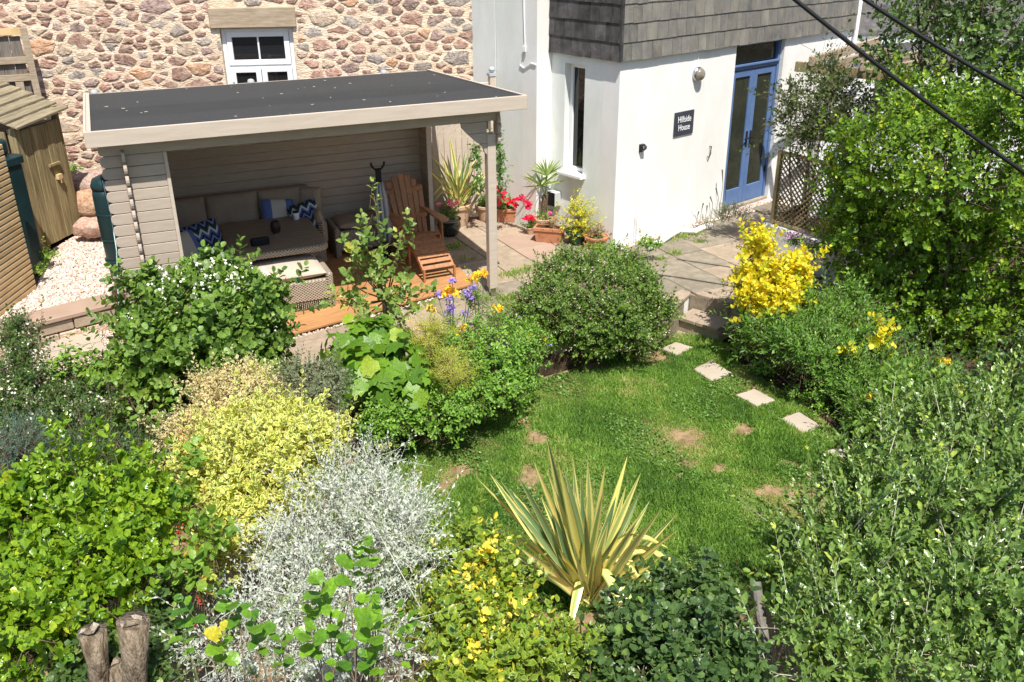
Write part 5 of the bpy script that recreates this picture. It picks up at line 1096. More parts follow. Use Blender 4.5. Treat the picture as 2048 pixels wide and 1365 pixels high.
# centre bed
bl_ = [B(985, 700, 8.2, 85, 55, 80), B(950, 770, 7.9, 110, 50, 90), B(860, 830, 7.4, 110, 42, 60), B(1040, 690, 8.4, 50, 45), B(1030, 760, 8.2, 55, 45), B(760, 850, 7.15, 60, 36), B(900, 720, 8.1, 60, 50)]
t = shrub('cranesbill', 'low spreading mound of fresh green cranesbill along the lawn edge', 'plant', bl_, -.36, L_GER, ('oval', .010, .032), 3600, (9, .10, 80, 40), lo=.7, nb=0, up=.8, ls=1.35)
speckle(t, L_PURP, [B(1040, 690, 8.4, 60, 50), B(960, 700, 8.2, 80, 50)], 16, .022, 6, .97)
c = at(900, 720, 7.9); t = thing('fennel', 'feathery yellow green fennel in the middle of the centre bed', 'plant', (c.x, c.y, -.2))
foliage(t, L_FENN, ('flat', .0016, .05), [B(900, 740, 7.8, 45, 45), B(840, 690, 7.9, 45, 40), B(860, 660, 8.0, 40, 30), B(905, 760, 7.55, 40, 35)], 700, (20, .16, 55, 35), lo=.2)
blooms(t, leafmat('fennel flower', (.42, .40, .05), (.6, .5, .06), trans=.1), [at(x, y, 7.85) for x, y in ((870, 735), (905, 700), (835, 660), (820, 640), (850, 680), (930, 770), (885, 720))], .05, 30, .012)
FL = [(955, 552, 9.1), (945, 560, 9.0), (968, 548, 9.1), (900, 580, 8.8), (893, 590, 8.8), (908, 590, 8.8), (930, 660, 8.4), (915, 665, 8.4), (955, 672, 8.4), (930, 690, 8.3), (1068, 672, 8.7), (1082, 680, 8.7), (862, 620, 8.5), (995, 620, 9.0)]
gold = [(1740, 795, 7.7), (1910, 775, 7.9), (1846, 815, 7.5), (1720, 650, 9.0), (1890, 725, 8.3)]
for grp, lb, zg, cp_ in ((FL[:3], 'tall yellow flower heads by the foot of the gazebo post', -.16, 'yellow flowers in the centre bed'), (FL[3:6], 'yellow flower heads above the purple stocks', -.16, 'yellow flowers in the centre bed'), (FL[6:10], 'golden yellow flowers above the cranesbill mound', -.16, 'yellow flowers in the centre bed'), (FL[10:12], 'pair of yellow flower heads at the paving edge by the escallonia bush', -.16, 'yellow flowers in the centre bed'), (FL[12:13], 'single yellow bloom beside the young pear tree', -.16, 'yellow flowers in the centre bed'), (FL[13:14], 'lone yellow bloom over the paving below the gazebo post', -.16, 'yellow flowers in the centre bed'),
                        (gold[:1], 'orange yellow flower low in the right border', -.35, 'golden flowers in the right border'), (gold[1:2], 'orange yellow flower by the dark right hedge', -.35, 'golden flowers in the right border'), (gold[2:3], 'orange yellow flower just above the grey green hedge', -.35, 'golden flowers in the right border'), (gold[3:4], 'yellow bloom below the golden bush', -.35, 'golden flowers in the right border'), (gold[4:], 'small yellow bloom in front of the dark hedge shade', -.35, 'golden flowers in the right border')):
    ps = [at(x, y, Y) for x, y, Y in grp]; c = sum(ps, Vector())/len(ps); t = thing('yellow_flower', lb, 'flower', (c.x, c.y-.1, zg), group=cp_)
    mb = MB()
    for p in ps: mb.tube([(R_.uniform(-.03, .03), 0, 0), p-Vector(t.location)], [.005, .003], 4)
    mb.build('stem', MATS['mint'] if 'mint' in MATS else mat('green stem', (.06, .12, .03), None), t); blooms(t, L_YEL, ps, .055, 40, .036)
    n_ = 7; st_ = [np.array(ps[i % len(ps)])*f+np.array(t.location)*(1-f) for i in range(n_) for f in (R_.uniform(.15, .8),)]
    foliage(t, L_PER, ('flat', .008, .06), None, 0, (7, .12, 60, 40), P=np.array(st_), D=np.tile(np.array([[0, 0, 1.]]), (n_, 1)), up=.3, rand=.4, twig=None)
c = at(905, 700, 8.5); t = thing('stock_plant', 'purple stocks with upright flower spikes beside the yellow heads', 'flower', (c.x, c.y, -.2))
ps = [at(x, y, 8.7) for x, y in ((898, 600), (900, 615), (896, 630), (905, 622), (893, 645), (934, 590), (945, 580), (876, 592), (905, 565), (940, 600), (930, 630), (1010, 690), (1020, 680), (1030, 697))]
mb = MB()
for p in ps: mb.tube([(R_.uniform(-.1, .1), 0, 0), p-Vector(t.location)], [.004, .003], 4)
mb.build('stem', mat('green stem', (.06, .12, .03), None), t); blooms(t, L_PURP, ps, .045, 30, .028, fl=1.)
foliage(t, L_PER, ('flat', .007, .05), [B(950, 600, 8.9, 22, 50), B(905, 660, 8.5, 35, 40), B(985, 640, 8.8, 30, 30)], 130, (9, .12, 60, 35), lo=.2)
# escallonia bush in the middle
bl_ = [B(1190, 600, 9.5, 120, 80, 100), B(1110, 625, 9.35, 75, 65), B(1270, 630, 9.6, 75, 60), B(1200, 660, 9.3, 130, 50, 80), B(1170, 545, 9.8, 70, 35), B(1240, 555, 9.9, 60, 45), B(1060, 610, 9.4, 30, 35)]
t = shrub('escallonia_bush', 'wide dense bush with tiny pale pink flowers in front of the paving', 'bush', bl_, -.3, L_ESC, ('small', .011, .032), 5200, (10, .12, 72, 28), lo=.7, br=.02, ls=1.4)
speckle(t, L_PINKW, bl_, 320, .014, 4, .97)
t = shrub('wall_plant', 'bright green low plant at the white wall corner behind the escallonia', 'plant', [B(1300, 492, 11.6, 24, 12), B(1215, 500, 11.7, 30, 14)], .0, L_GER, ('oval', .012, .035), 160, (8, .09, 75, 40), nb=0, ls=1.3)
# ================================================================ right side
bl_ = [B(1545, 575, 9.3, 68, 45, 60), B(1515, 505, 9.5, 26, 46), B(1590, 545, 9.4, 32, 42), B(1500, 560, 9.4, 32, 36), B(1550, 605, 9.1, 56, 26)]
t = shrub('golden_bush', 'bright yellow round leaved bush beside the paving', 'bush', bl_, -.3, L_GOLD, ('round', .021, .048), 700, (9, .15, 75, 30), lo=.6, objs=230, br=.014, ls=1.3)
bl_ = [B(1505, 660, 9.15, 34, 36), B(1570, 660, 9.0, 75, 55), B(1690, 690, 8.8, 80, 65), B(1640, 720, 8.5, 70, 50), B(1760, 750, 8.3, 80, 55), B(1560, 690, 8.7, 55, 40), B(1690, 620, 9.3, 45, 45), B(1490, 590, 9.6, 10, 30), B(1730, 800, 8.0, 50, 35), B(1620, 640, 9.1, 50, 45), B(1820, 850, 7.4, 70, 42), B(1730, 850, 7.6, 50, 32), B(1830, 780, 8.0, 60, 45), B(1680, 770, 8.2, 45, 35)]
t = shrub('perennials', 'green leafy perennials in the right border below the golden bush', 'plants', bl_, -.36, L_PER, ('flat', .008, .05), 5600, (11, .17, 55, 28), lo=.55, nb=0, up=1., ls=1.45)
speckle(t, L_WHITE, bl_, 14, .02, 6, .99)
t = shrub('golden_bush', 'small yellow sprig standing among the border perennials', 'bush', [B(1755, 680, 8.4, 24, 30), B(1695, 715, 8.3, 14, 30), B(1770, 660, 8.5, 20, 16)], -.3, L_GOLD, ('round', .018, .04), 46, (8, .12, 75, 30), lo=.3, nb=2, objs=90, br=.006, ls=1.9)
t = shrub('bramble', 'light green bramble leaves in the right border above the grey green hedge', 'plant', [B(1800, 790, 7.6, 60, 50), B(1870, 780, 7.8, 50, 50), B(1760, 860, 7.2, 40, 30)], -.36, L_CLIMB, ('oval', .025, .06), 100, (6, .16, 80, 45), nb=3, br=.006, lo=.4, ls=1.5)
bl_ = [B(1880, 360, 9.6, 170, 110, 150), B(1760, 330, 10.1, 110, 85), B(1990, 290, 9.7, 120, 115), B(1770, 450, 10.2, 100, 95), B(1900, 530, 10.3, 200, 110, 120), B(1780, 590, 9.9, 120, 80, 80), B(1950, 650, 9.8, 150, 100, 100), B(1690, 480, 10.1, 50, 70), B(1850, 220, 10.7, 110, 60), B(2060, 480, 9.9, 100, 150), B(1700, 390, 10.2, 65, 65), B(1870, 470, 9.7, 70, 45), B(1980, 450, 9.6, 60, 50), B(1740, 560, 9.7, 40, 40), B(2240, 420, 9.9, 170, 180), B(2280, 680, 9.2, 170, 150), B(2230, 850, 7.2, 150, 110)]
t = shrub('privet_hedge', 'tall bright green hedge along the right side by the trellis', 'hedge', bl_, -.4, L_HEDGE, ('oval', .017, .05), 9800, (9, .17, 70, 28), lo=.72, br=.03, nb=9, objs=150, ls=1.5)
foliage(t, L_HEDGE, ('oval', .017, .05), bl_, 2600, (9, .17, 80, 40), lo=.15, ls=1.5, name='inner_leaves', face=1.)
bl_ = [B(1640, 220, 11.9, 75, 75), B(1610, 260, 11.8, 60, 60), B(1690, 250, 11.9, 70, 60), B(1660, 170, 12.1, 45, 45), B(1580, 215, 11.9, 30, 45)]
t = shrub('dark_bush', 'airy dark small leaved bush in front of the pergola beam', 'bush', bl_, .0, L_OLIVE, ('small', .0105, .042), 1350, (10, .2, 55, 25), lo=.45, br=.018, ls=1.75)
c = at(1910, 300, 11.4); t = thing('tall_tree', 'dark branched tree rising above the hedge at the top right', 'tree', (c.x, c.y, -.3))
bl_ = [B(1960, 60, 11.6, 110, 80), B(1830, 40, 11.4, 70, 60), B(1900, 130, 11.4, 80, 60), B(2030, 120, 11.6, 60, 90), B(1780, 110, 11.3, 40, 60), B(1990, 200, 11.3, 70, 60), B(1990, -90, 11.8, 150, 100), B(1860, -60, 11.6, 90, 70)]
foliage(t, L_TREE, ('oval', .019, .06), bl_, 1750, (8, .2, 65, 28), lo=.4, ls=1.5)
branches(t, [Vector(b[0])+Vector((0, 0, b[1][2]*.5)) for b in bl_], r=.05, mt=mat('dark bark', (.05, .035, .025), (.12, .09, .07), 15, .95), name='limb')
# ================================================================ front hedge, from left to right
bl_ = [B(150, 1010, 4.5, 150, 95, 110), B(60, 1060, 4.3, 90, 110), B(270, 1040, 4.4, 85, 90), B(130, 1150, 4.0, 130, 90), B(260, 1140, 4.0, 85, 70), B(60, 1290, 3.5, 110, 110, 80), B(110, 1230, 3.7, 90, 60)]
t = shrub('griselinia_hedge', 'glossy yellow green hedge filling the lower left corner', 'hedge', bl_, -.35, L_GRIS, ('oval', .0185, .050, .3, .2), 1900, (10, .15, 62, 24), lo=.7, objs=290, br=.02, nb=7, ls=1.25, up=.8)
for i, (x0, y0, x1, y1, Y, r, lb) in enumerate([(205, 1380, 180, 1265, 3.2, .046, 'shorter sawn tree stump with a ragged top at the left of the pair'), (272, 1400, 262, 1245, 3.15, .052, 'taller sawn tree stump with pale peeling bark beside the berries')]):
    a_, b_ = at(x0, y0, Y), at(x1, y1, Y); d = (b_-a_); a_ = a_-d*3.2; t = thing('tree_stump', lb, 'tree stump', tuple(a_), group='sawn stumps in the hedge'); n = 9; P = [(b_-a_)*(k/n)+Vector((.012*math.sin(k*1.7), .01*math.cos(k*2.1), 0)) for k in range(n+1)]
    MB().tube(P, [r*(1.1+.12*math.sin(k*2.3)+(.16 if k == n else 0)) for k in range(n+1)], 14).build('trunk', mat('stump bark', (.11, .08, .05), (.36, .29, .21), 18, .95, 1., 60, .1, (1.5, 1.5, .5), lo=.38, hi=.66), t, smooth=True)
    V = [(b_-a_)+Vector((math.cos(q*.7)*r*R_.uniform(.7, 1.15), math.sin(q*.7)*r*R_.uniform(.7, 1.15), R_.uniform(-.01, .035))) for q in range(9)]+[(b_-a_)+Vector((0, 0, -.012))]
    MB().add([tuple(v) for v in V], [(q, (q+1) % 9, 9) for q in range(9)]).build('cut_top', mat('cut wood', (.22, .18, .13), (.46, .40, .32), 22, .9, .6, 80), t)
    e_ = (b_-a_)*.8+Vector((-.09 if i else .09, .03, .10)); MB().tube([(b_-a_)*.72, e_], [r*.6, r*.5], 9).build('side_stub', MATS['stump bark'], t, smooth=True)
bl_ = [B(520, 870, 5.5, 130, 70, 90), B(480, 960, 5.1, 110, 80), B(600, 850, 5.6, 70, 45), B(430, 1010, 4.9, 60, 65), B(560, 960, 5.1, 90, 80), B(490, 1060, 4.7, 80, 50), B(400, 930, 5.3, 50, 50), B(640, 900, 5.3, 60, 50), B(450, 1110, 4.55, 60, 50), B(560, 1020, 4.85, 60, 60)]
t = shrub('variegated_bush', 'cream and green variegated bush between the bright hedge and the silver bush', 'bush', bl_, -.35, L_VAR, ('oval', .0125, .037), 2400, (10, .12, 72, 28), lo=.68, br=.014, twig=PALETW, objs=120, ls=1.45)
foliage(t, L_VAR, ('oval', .0125, .037), bl_, 42, (18, .30, 55, 25), lo=.85, name='wands', twig=PALETW, twigr=.004, up=.8, rand=.4, ls=1.3)
bl_ = [B(420, 1090, 4.25, 45, 60), B(385, 1020, 4.6, 30, 55), B(400, 1170, 3.9, 50, 60), B(380, 950, 4.9, 26, 45)]
t = shrub('berry_shrub', 'narrow green leaved shrub with red berries between hedge and silver bush', 'shrub', bl_, -.3, leafmat('berry shrub leaf', (.08, .19, .025), (.19, .33, .05), c3=(.50, .36, .04)), ('oval', .019, .05), 130, (7, .13, 75, 35), lo=.4, nb=4, br=.008, objs=80, ls=1.6)
for x, y, Y in ((398, 1200, 3.9), (388, 1250, 3.75), (330, 1015, 4.7), (365, 870, 5.3), (358, 1060, 4.4), (352, 1150, 4.1), (340, 1018, 4.6), (1560, 1320, 3.5), (1535, 1325, 3.5)):
    if x > 1000: continue
    mb = MB(); p = at(x, y, Y-.08)-Vector(t.location)
    for _ in range(9): mb.lathe([(0, -.006), (.006, 0), (0, .006)], 6, Matrix.Translation(p+Vector((R_.gauss(0, .014), R_.gauss(0, .01), R_.gauss(0, .018)))))
    mb.build('berries', BERRY, t)
bl_ = [B(700, 985, 4.75, 120, 75, 90), B(640, 1100, 4.3, 110, 80), B(760, 1080, 4.3, 120, 90), B(570, 1220, 3.8, 100, 75), B(690, 1190, 3.9, 130, 90), B(480, 1310, 3.45, 110, 60), B(800, 1010, 4.6, 70, 60), B(620, 1320, 3.4, 120, 60), B(840, 1120, 4.1, 60, 60), B(760, 1290, 3.5, 80, 60)]
t = shrub('silver_bush', 'sprawling silver grey bush with white stems in the front hedge', 'bush', bl_, -.35, L_SILV, ('small', .0052, .026), 2300, (12, .19, 62, 25), lo=.6, twig=SILTW, twigr=.0026, up=.7, rand=.5, br=.012, ls=1.3)
foliage(t, leafmat('silver under leaf', (.10, .17, .05), (.22, .30, .10)), ('small', .007, .024), bl_, 700, (8, .1, 70, 30), lo=.5, name='green_leaves', twig=None)
foliage(t, L_SILV, ('flat', .0045, .026), bl_, 75, (30, .42, 50, 25), lo=.85, name='wands', twig=SILTW, twigr=.004, up=.8, rand=.4)
bl_ = [B(950, 1110, 4.4, 60, 55), B(1010, 1180, 4.15, 60, 45), B(920, 1230, 3.9, 90, 70), B(1050, 1290, 3.7, 90, 65), B(960, 1330, 3.5, 130, 60), B(880, 1140, 4.2, 50, 50), B(1110, 1320, 3.6, 80, 60)]
t = shrub('elaeagnus_bush', 'green and yellow leaved bush in front of the striped flax', 'bush', bl_, -.35, L_ELA, ('oval', .0150, .040), 1700, (9, .13, 72, 30), lo=.65, objs=200, br=.014, ls=1.42)
foliage(t, leafmat('yellow elaeagnus leaf', (.55, .50, .04), (.80, .72, .10)), ('oval', .0150, .040), [B(960, 1120, 4.25, 40, 40), B(950, 1210, 3.9, 40, 40), B(980, 1290, 3.6, 50, 40), B(930, 1340, 3.45, 40, 30), B(1020, 1220, 4.0, 30, 30)], 90, (8, .12, 75, 30), lo=.6, name='yellow_leaves', ls=1.4)
bl_ = [B(1345, 1210, 4.3, 60, 45), B(1400, 1210, 4.3, 60, 50), B(1280, 1300, 3.85, 90, 60), B(1390, 1290, 3.9, 85, 70), B(1320, 1350, 3.6, 130, 50), B(1440, 1340, 3.65, 60, 60), B(1195, 1340, 3.7, 60, 50)]
t = shrub('dark_elaeagnus', 'dark grey green bush with pale curled tendrils in front of the lawn', 'bush', bl_, -.35, L_DARKE, ('round', .0165, .042), 1900, (9, .13, 75, 30), lo=.65, objs=200, br=.014, ls=1.5)
foliage(t, leafmat('pale tendril', (.40, .44, .30), (.55, .58, .42)), ('flat', .004, .055), bl_, 420, (2, .06, 90, 80), lo=.95, name='tendrils', twig=None, up=-.3)
bl_ = [B(1800, 1010, 5.3, 150, 100, 120), B(1960, 900, 6.0, 130, 110), B(1690, 1080, 4.9, 110, 90), B(1900, 1080, 4.8, 170, 110, 110), B(1640, 1180, 4.5, 90, 80), B(1760, 1230, 4.2, 130, 90), B(1930, 1250, 4.0, 150, 110), B(1640, 1310, 3.8, 80, 70), B(1790, 1350, 3.6, 150, 60), B(1860, 860, 6.4, 90, 60), B(2010, 830, 6.6, 80, 80), B(2030, 1010, 5.2, 100, 120), B(1700, 990, 5.4, 60, 50), B(1950, 1370, 3.5, 140, 60), B(1650, 1390, 3.6, 90, 45), B(2050, 1300, 3.7, 90, 80), B(2200, 1020, 5.2, 130, 150), B(2220, 1280, 4.1, 130, 130)]
t = shrub('olearia_hedge', 'big grey green hedge with pale stems filling the lower right corner', 'hedge', bl_, -.38, L_OLE, ('oval', .0135, .048), 4700, (14, .26, 55, 20), lo=.62, objs=290, twig=PALETW, twigr=.0045, br=.025, nb=10, ls=1.4, up=1.1, rand=.35)
# large glossy round leaves at the very front
for nm, lb, pts in (('alder_sprout', 'fresh upright shoots with large round glossy leaves in front of the silver bush', [(660, 1230, 2.75), (700, 1180, 2.8), (745, 1200, 2.8), (775, 1260, 2.75), (690, 1300, 2.65), (740, 1320, 2.6), (640, 1310, 2.65), (800, 1330, 2.65), (830, 1270, 2.8), (715, 1260, 2.7), (665, 1350, 2.6), (760, 1360, 2.6), (620, 1260, 2.75)]), ('alder_sprout', 'dark glossy leaved shoot in front of the tree stumps', [(400, 1255, 2.75), (380, 1310, 2.7), (450, 1320, 2.65), (520, 1300, 2.7), (570, 1340, 2.65), (480, 1250, 2.8)])):
    ps = [at(x, y, Y) for x, y, Y in pts]; c = sum(ps, Vector())/len(ps); t = thing('alder_sprout', lb, 'sapling', (c.x, c.y, -.3), group='round leaved shoots at the front')
    foliage(t, L_RASP, ('round', .0245, .058, .3, .25), None, 0, dict(k=8, L=.17, a0=85, a1=30, jit=.35), P=np.repeat(np.array(ps), 1, axis=0), D=np.tile(np.array([[0, 0, 1.]]), (len(ps), 1)), up=.4, rand=.35, objs=150, ls=1.2)
    branches(t, ps, r=.007)
# striped flax
c = gr(1175, 1205, -.38); fx = thing('striped_flax', 'tall yellow and green striped flax at the edge of the lawn', 'flax', (c.x, c.y, -.4))
L_FLAX = leafmat('flax leaf', tex=.15, c1=(.14, .24, .08), c2=(.28, .36, .11), edge=(.68, .63, .20), elo=.40, ehi=.52, rough=.35, spec=.5, trans=.1)
L_FLAXY = leafmat('yellow flax leaf', tex=.15, c1=(.60, .57, .14), c2=(.70, .64, .20), edge=(.20, .30, .09), elo=.62, ehi=.8, rough=.35, spec=.5, trans=.1)
L_FLAXG = leafmat('green flax leaf', tex=.15, c1=(.10, .19, .08), c2=(.20, .30, .12), edge=(.66, .64, .22), elo=.8, ehi=.95, rough=.35, spec=.5, trans=.1)
def blade(L, w_, bend, mt, name, root, p0, az, lean, flop=None, n=10):
    V = []; T = []; E_ = []; d = Vector((math.cos(az)*math.sin(lean), math.sin(az)*math.sin(lean), math.cos(lean))); p = Vector(p0); side = d.cross(Vector((R_.uniform(-.5, .5), 1, R_.uniform(-.2, .2)))).normalized()
    tw = R_.uniform(-.35, .35); n = 18 if flop else n
    for i in range(n+1):
        t = i/n; wd_ = w_*(.55+.45*math.sin(min(1, t*2.2)*math.pi/2))*(1-max(0, (t-.55)/.45)**1.7)+.001; s2 = (Matrix.Rotation(tw*(t+.4), 3, d) @ side); s2 = (s2-d*s2.dot(d)).normalized(); nn = s2.cross(d).normalized(); rows = (-1, -.45, 0, .45, 1); ee = (1, .45, 0, .45, 1)
        for q, e_ in zip(rows, ee): V.append(p+s2*wd_*q+nn*(-abs(q)*wd_*.35)); E_.append(e_)
        b_ = bend*(.3+1.4*t); 
        if flop and abs(t-flop) < 2.1/n: b_ = .42*n
        d = (d+Vector((math.cos(az), math.sin(az), -1.2 if d.z > -.7 else 0))*b_/n).normalized(); p = p+d*L/n
    for i in range(n):
        for q in range(4): a_ = i*5+q; T += [(a_, a_+1, a_+6), (a_, a_+6, a_+5)]
    V = np.array([tuple(v) for v in V]); return put(name, npmesh(name, V, np.array(T), mt, np.full(len(V), R_.random()), np.array(E_)), root, smooth=True)
def leafto(px, py, Y, w_, mt, root, flop=None, base=(0, 0), name='blade', bend=.12):
    e_ = at(px, py, Y)-Vector(root.location); p0 = Vector((base[0]+R_.uniform(-.07, .07), base[1]+R_.uniform(-.05, .05), .02)); d = e_-p0; L = d.length; az = math.atan2(d.y, d.x); lean = math.acos(d.z/L)
    return blade(L*1.03, w_, bend, mt, name, root, p0, az, max(0, lean-bend*.55), flop)
tipl = [(1095, 880), (963, 965), (985, 955), (1008, 970), (1030, 990), (1040, 960), (1070, 930), (1050, 1010), (1118, 935), (1145, 925), (1130, 945), (1175, 935), (1160, 960), (1210, 940), (1205, 990), (1252, 922), (1278, 955), (1280, 985), (1350, 1032), (1335, 1045), (1352, 1062), (1290, 1020), (1100, 960), (1085, 1000), (1230, 1000), (1250, 980), (1190, 985), (1310, 1100), (1020, 1060), (1150, 990), (1270, 1050), (1240, 1060), (1060, 1060), (1110, 1010), (1180, 1030), (1215, 1050), (1330, 1080)]
tipl += [(R_.uniform(1010, 1320), R_.uniform(985, 1120)) for _ in range(44)]
for i, (x, y) in enumerate(tipl):
    leafto(x, y, R_.uniform(4.75, 5.5), R_.uniform(.020, .034), (L_FLAX, L_FLAXY, L_FLAX, L_FLAXG, L_FLAX, L_FLAXG, L_FLAXY)[i % 7], fx, name='flax_leaf', bend=R_.uniform(.0, .05))
for (az, lean, fl, L) in ((-.2, .22, .5, 1.0), (-.9, .3, .45, .95), (2.9, .3, .5, .9), (-.5, .15, .55, 1.1), (-1.2, .35, .6, 1.0), (-1.9, .3, .5, .9), (.1, .35, .7, 1.05), (3.5, .45, .6, .9), (.3, .5, .6, .95)): blade(L, .034, .1, L_FLAXY if fl != .5 else L_FLAX, 'flax_leaf', fx, (R_.uniform(-.08, .08), R_.uniform(-.05, .05), .02), az, lean, fl)
# grey post in the dark gap
tag(MB().tube([at(1555, 1420, 3.9), at(1535, 1330, 4.1), at(1512, 1165, 4.45)], [.035, .034, .032], 10).build('fence_post', mat('grey post', (.10, .095, .08), (.24, .22, .19), 9, .9, .4, 50, .1), None, smooth=False), 'leaning grey wooden post in the dark gap before the right hedge', 'post')
# ================================================================ pots
def pot(name, lb, px, py, r, h, mt, shape='round', rz=0., z=0., L=None, grp='plant pots along the pale wall'):
    p = gr(px, py, z); t = thing(name, lb, 'plant pot', tuple(p), rz, grp)
    if shape == 'round':
        MB().lathe([(r*.66, 0), (r*.70, .01), (r*.93, h*.78), (r*.95, h*.8), (r*1.04, h*.82), (r*1.06, h*.97), (r*1.02, h), (r*.92, h), (r*.88, h*.9), (r*.6, h*.88)], 24).build('pot', mt, t, smooth=False, bevel=.002)
        MB().lathe([(r*.88, h*.86), (r*.5, h*.885), (0, h*.89)], 16).build('compost', SOIL, t)
    elif shape == 'glazed':
        MB().lathe([(r*.62, 0), (r*.7, .02), (r*.98, h*.45), (r, h*.65), (r*.9, h*.86), (r*1.02, h*.92), (r*1.03, h), (r*.9, h), (r*.85, h*.9), (r*.5, h*.86)], 24).build('pot', mt, t, smooth=True); MB().lathe([(r*1.03, h*.91), (r*1.045, h*.955), (r*1.03, h*1.0)], 24).build('rim', mat('pot rim', (.24, .22, .17), None, rough=.4), t, smooth=True)
    else:
        w_ = r; l_ = L
        V = [(-l_*.44, -w_*.40, 0), (l_*.44, -w_*.40, 0), (l_*.44, w_*.40, 0), (-l_*.44, w_*.40, 0), (-l_/2, -w_/2, h), (l_/2, -w_/2, h), (l_/2, w_/2, h), (-l_/2, w_/2, h)]
        MB().add(V, BF).build('trough', mt, t, bevel=.006); mb = MB(); k = .012
        mb.box(-l_/2-k, -w_/2-k, h*.86, l_/2+k, -w_/2+.02, h+.02).box(-l_/2-k, w_/2-.02, h*.86, l_/2+k, w_/2+k, h+.02).box(-l_/2-k, -w_/2+.0201, h*.86, -l_/2+.02, w_/2-.0201, h+.02).box(l_/2-.02, -w_/2+.0201, h*.86, l_/2+k, w_/2-.0201, h+.02).build('rim', mt, t, bevel=.004)
        MB().box(-l_/2+.02, -w_/2+.02, h+.001, l_/2-.02, w_/2-.02, h+.006).build('compost', SOIL, t)
    return t, Vector(p)
def bunch(name, lb, cat, p, rx, rz_, mt, leaf, n, spr, h, flow=None, k=8, pr=.04, pl=.03, grp='plants in the pots along the pale wall', **kw):
    t = thing(name, lb, cat, (p.x, p.y, p.z+h), group=grp); b = [(np.array((p.x, p.y, p.z+h+rz_*.6)), np.array((rx, rx, rz_)))]
    foliage(t, mt, leaf, b, n, spr, lo=.3, twigr=.002, **kw)
    if flow is not None:
        for _ in range(k):
            a_ = R_.uniform(0, 6.28); q = R_.random()**.5; blooms(t, flow, [(p.x+math.cos(a_)*rx*q*1.0, p.y+math.sin(a_)*rx*q*.9, p.z+h+rz_*(1.25+.4*R_.random()))], pr, 26, pl)
    return t
L_PEL = leafmat('geranium leaf', (.06, .14, .025), (.16, .27, .06), c3=(.24, .34, .10))
uu = H.yaw+math.pi/2
t, p = pot('plant_pot', 'dark glazed round pot of pink flowers by the adirondack chair', 899, 470, .17, .25, mat('dark glaze', (.012, .018, .016), (.03, .04, .035), 6, .25, spec=.6), 'glazed')
bunch('geranium', 'pink geraniums in the dark glazed pot', 'flower', p, .16, .14, L_PEL, ('round', .02, .04), 60, (5, .07, 75, 50), .25, L_PNK, 10, .035, .03)
t, p = pot('plant_pot', 'pale terracotta pot of spiky striped flax by the fence', 917, 449, .20, .33, TERRAP)
fl = thing('potted_flax', 'spiky green and yellow flax in the pale terracotta pot', 'flax', (p.x, p.y, .30), group='plants in the pots along the pale wall')
for i in range(46):
    az = R_.uniform(0, 6.28); blade(R_.uniform(.5, .95), R_.uniform(.012, .02), R_.uniform(.1, .5), (L_FLAX, L_FLAXG, L_FLAXY)[i % 3], 'flax_leaf', fl, (R_.uniform(-.06, .06), R_.uniform(-.06, .06), 0), az, R_.uniform(.05, .75), .55 if i % 9 == 0 else None, 7)
leafto(898, 272, p.y, .028, L_FLAX, fl, name='flax_leaf', bend=.05); leafto(945, 300, p.y, .024, L_FLAXG, fl, name='flax_leaf', bend=.05); leafto(955, 435, p.y-.4, .022, L_FLAXY, fl, name='flax_leaf', bend=.4)
t, p = pot('plant_pot', 'small pot of red flowers in the shade behind the gazebo side', 880, 405, .13, .2, TERRA); bunch('geranium', 'dark red geraniums in the shade beside the gazebo side wall', 'flower', p, .12, .12, L_PEL, ('round', .02, .04), 40, (5, .07, 75, 50), .2, L_RED, 6, .035, .03)
t, p = pot('plant_pot', 'terracotta pot half hidden behind the gazebo post', 973, 440, .15, .24, TERRAP); bunch('green_plant', 'small green plant in the pot behind the gazebo post', 'plant', p, .14, .12, L_GER, ('oval', .015, .04), 50, (6, .08, 75, 45), .24)
t, p = pot('plant_trough', 'long terracotta trough of red geraniums by the gazebo post', 1026, 442, .20, .19, TERRA, 'trough', G.yaw-.46, L=.52)
g_ = thing('geranium', 'mass of red geraniums in the long terracotta trough', 'flower', (p.x, p.y, .19), group='plants in the pots along the pale wall')
foliage(g_, L_PEL, ('round', .022, .045), [(np.array(tuple(G.w(*( (lambda q: (q.x+d_*math.cos(-.46), q.y+d_*math.sin(-.46), .27))(G.loc(p)))))), np.array((.13, .13, .10))) for d_ in (-.2, 0, .2)], 130, (6, .08, 75, 50), lo=.3)
blooms(g_, L_RED, [hside(x, y, -.50) for x, y in ((998, 385), (1003, 398), (1012, 402), (1020, 408), (1031, 412), (1040, 400), (1050, 405), (1058, 410), (1056, 418), (1000, 408), (1008, 390), (994, 378), (1045, 396), (1030, 402))], .05, 34, .034, fl=.8)
t, p = pot('plant_pot', 'little yellowed pot of red flowers in front of the palm', 1061, 469, .062, .11, TERRAP); bunch('geranium', 'bright red flowers in the little pot before the palm', 'flower', p, .09, .09, L_PEL, ('round', .018, .035), 26, (5, .06, 75, 50), .11, L_RED, 8, .04, .032)
t, p = pot('plant_pot', 'wide pale terracotta pot holding the palm', 1088, 462, .19, .22, TERRAP)
pm = thing('fan_palm', 'small fan palm with two tufts of narrow leaves', 'palm', (p.x, p.y, .2), group='plants in the pots along the pale wall')
MB().tube([(0, 0, 0), (.0, .0, .2), (.02, .0, .36)], [.045, .05, .04], 9).build('trunk', mat('palm fibre', (.09, .06, .04), (.22, .16, .11), 30, .95, 1., 50, .1), pm)
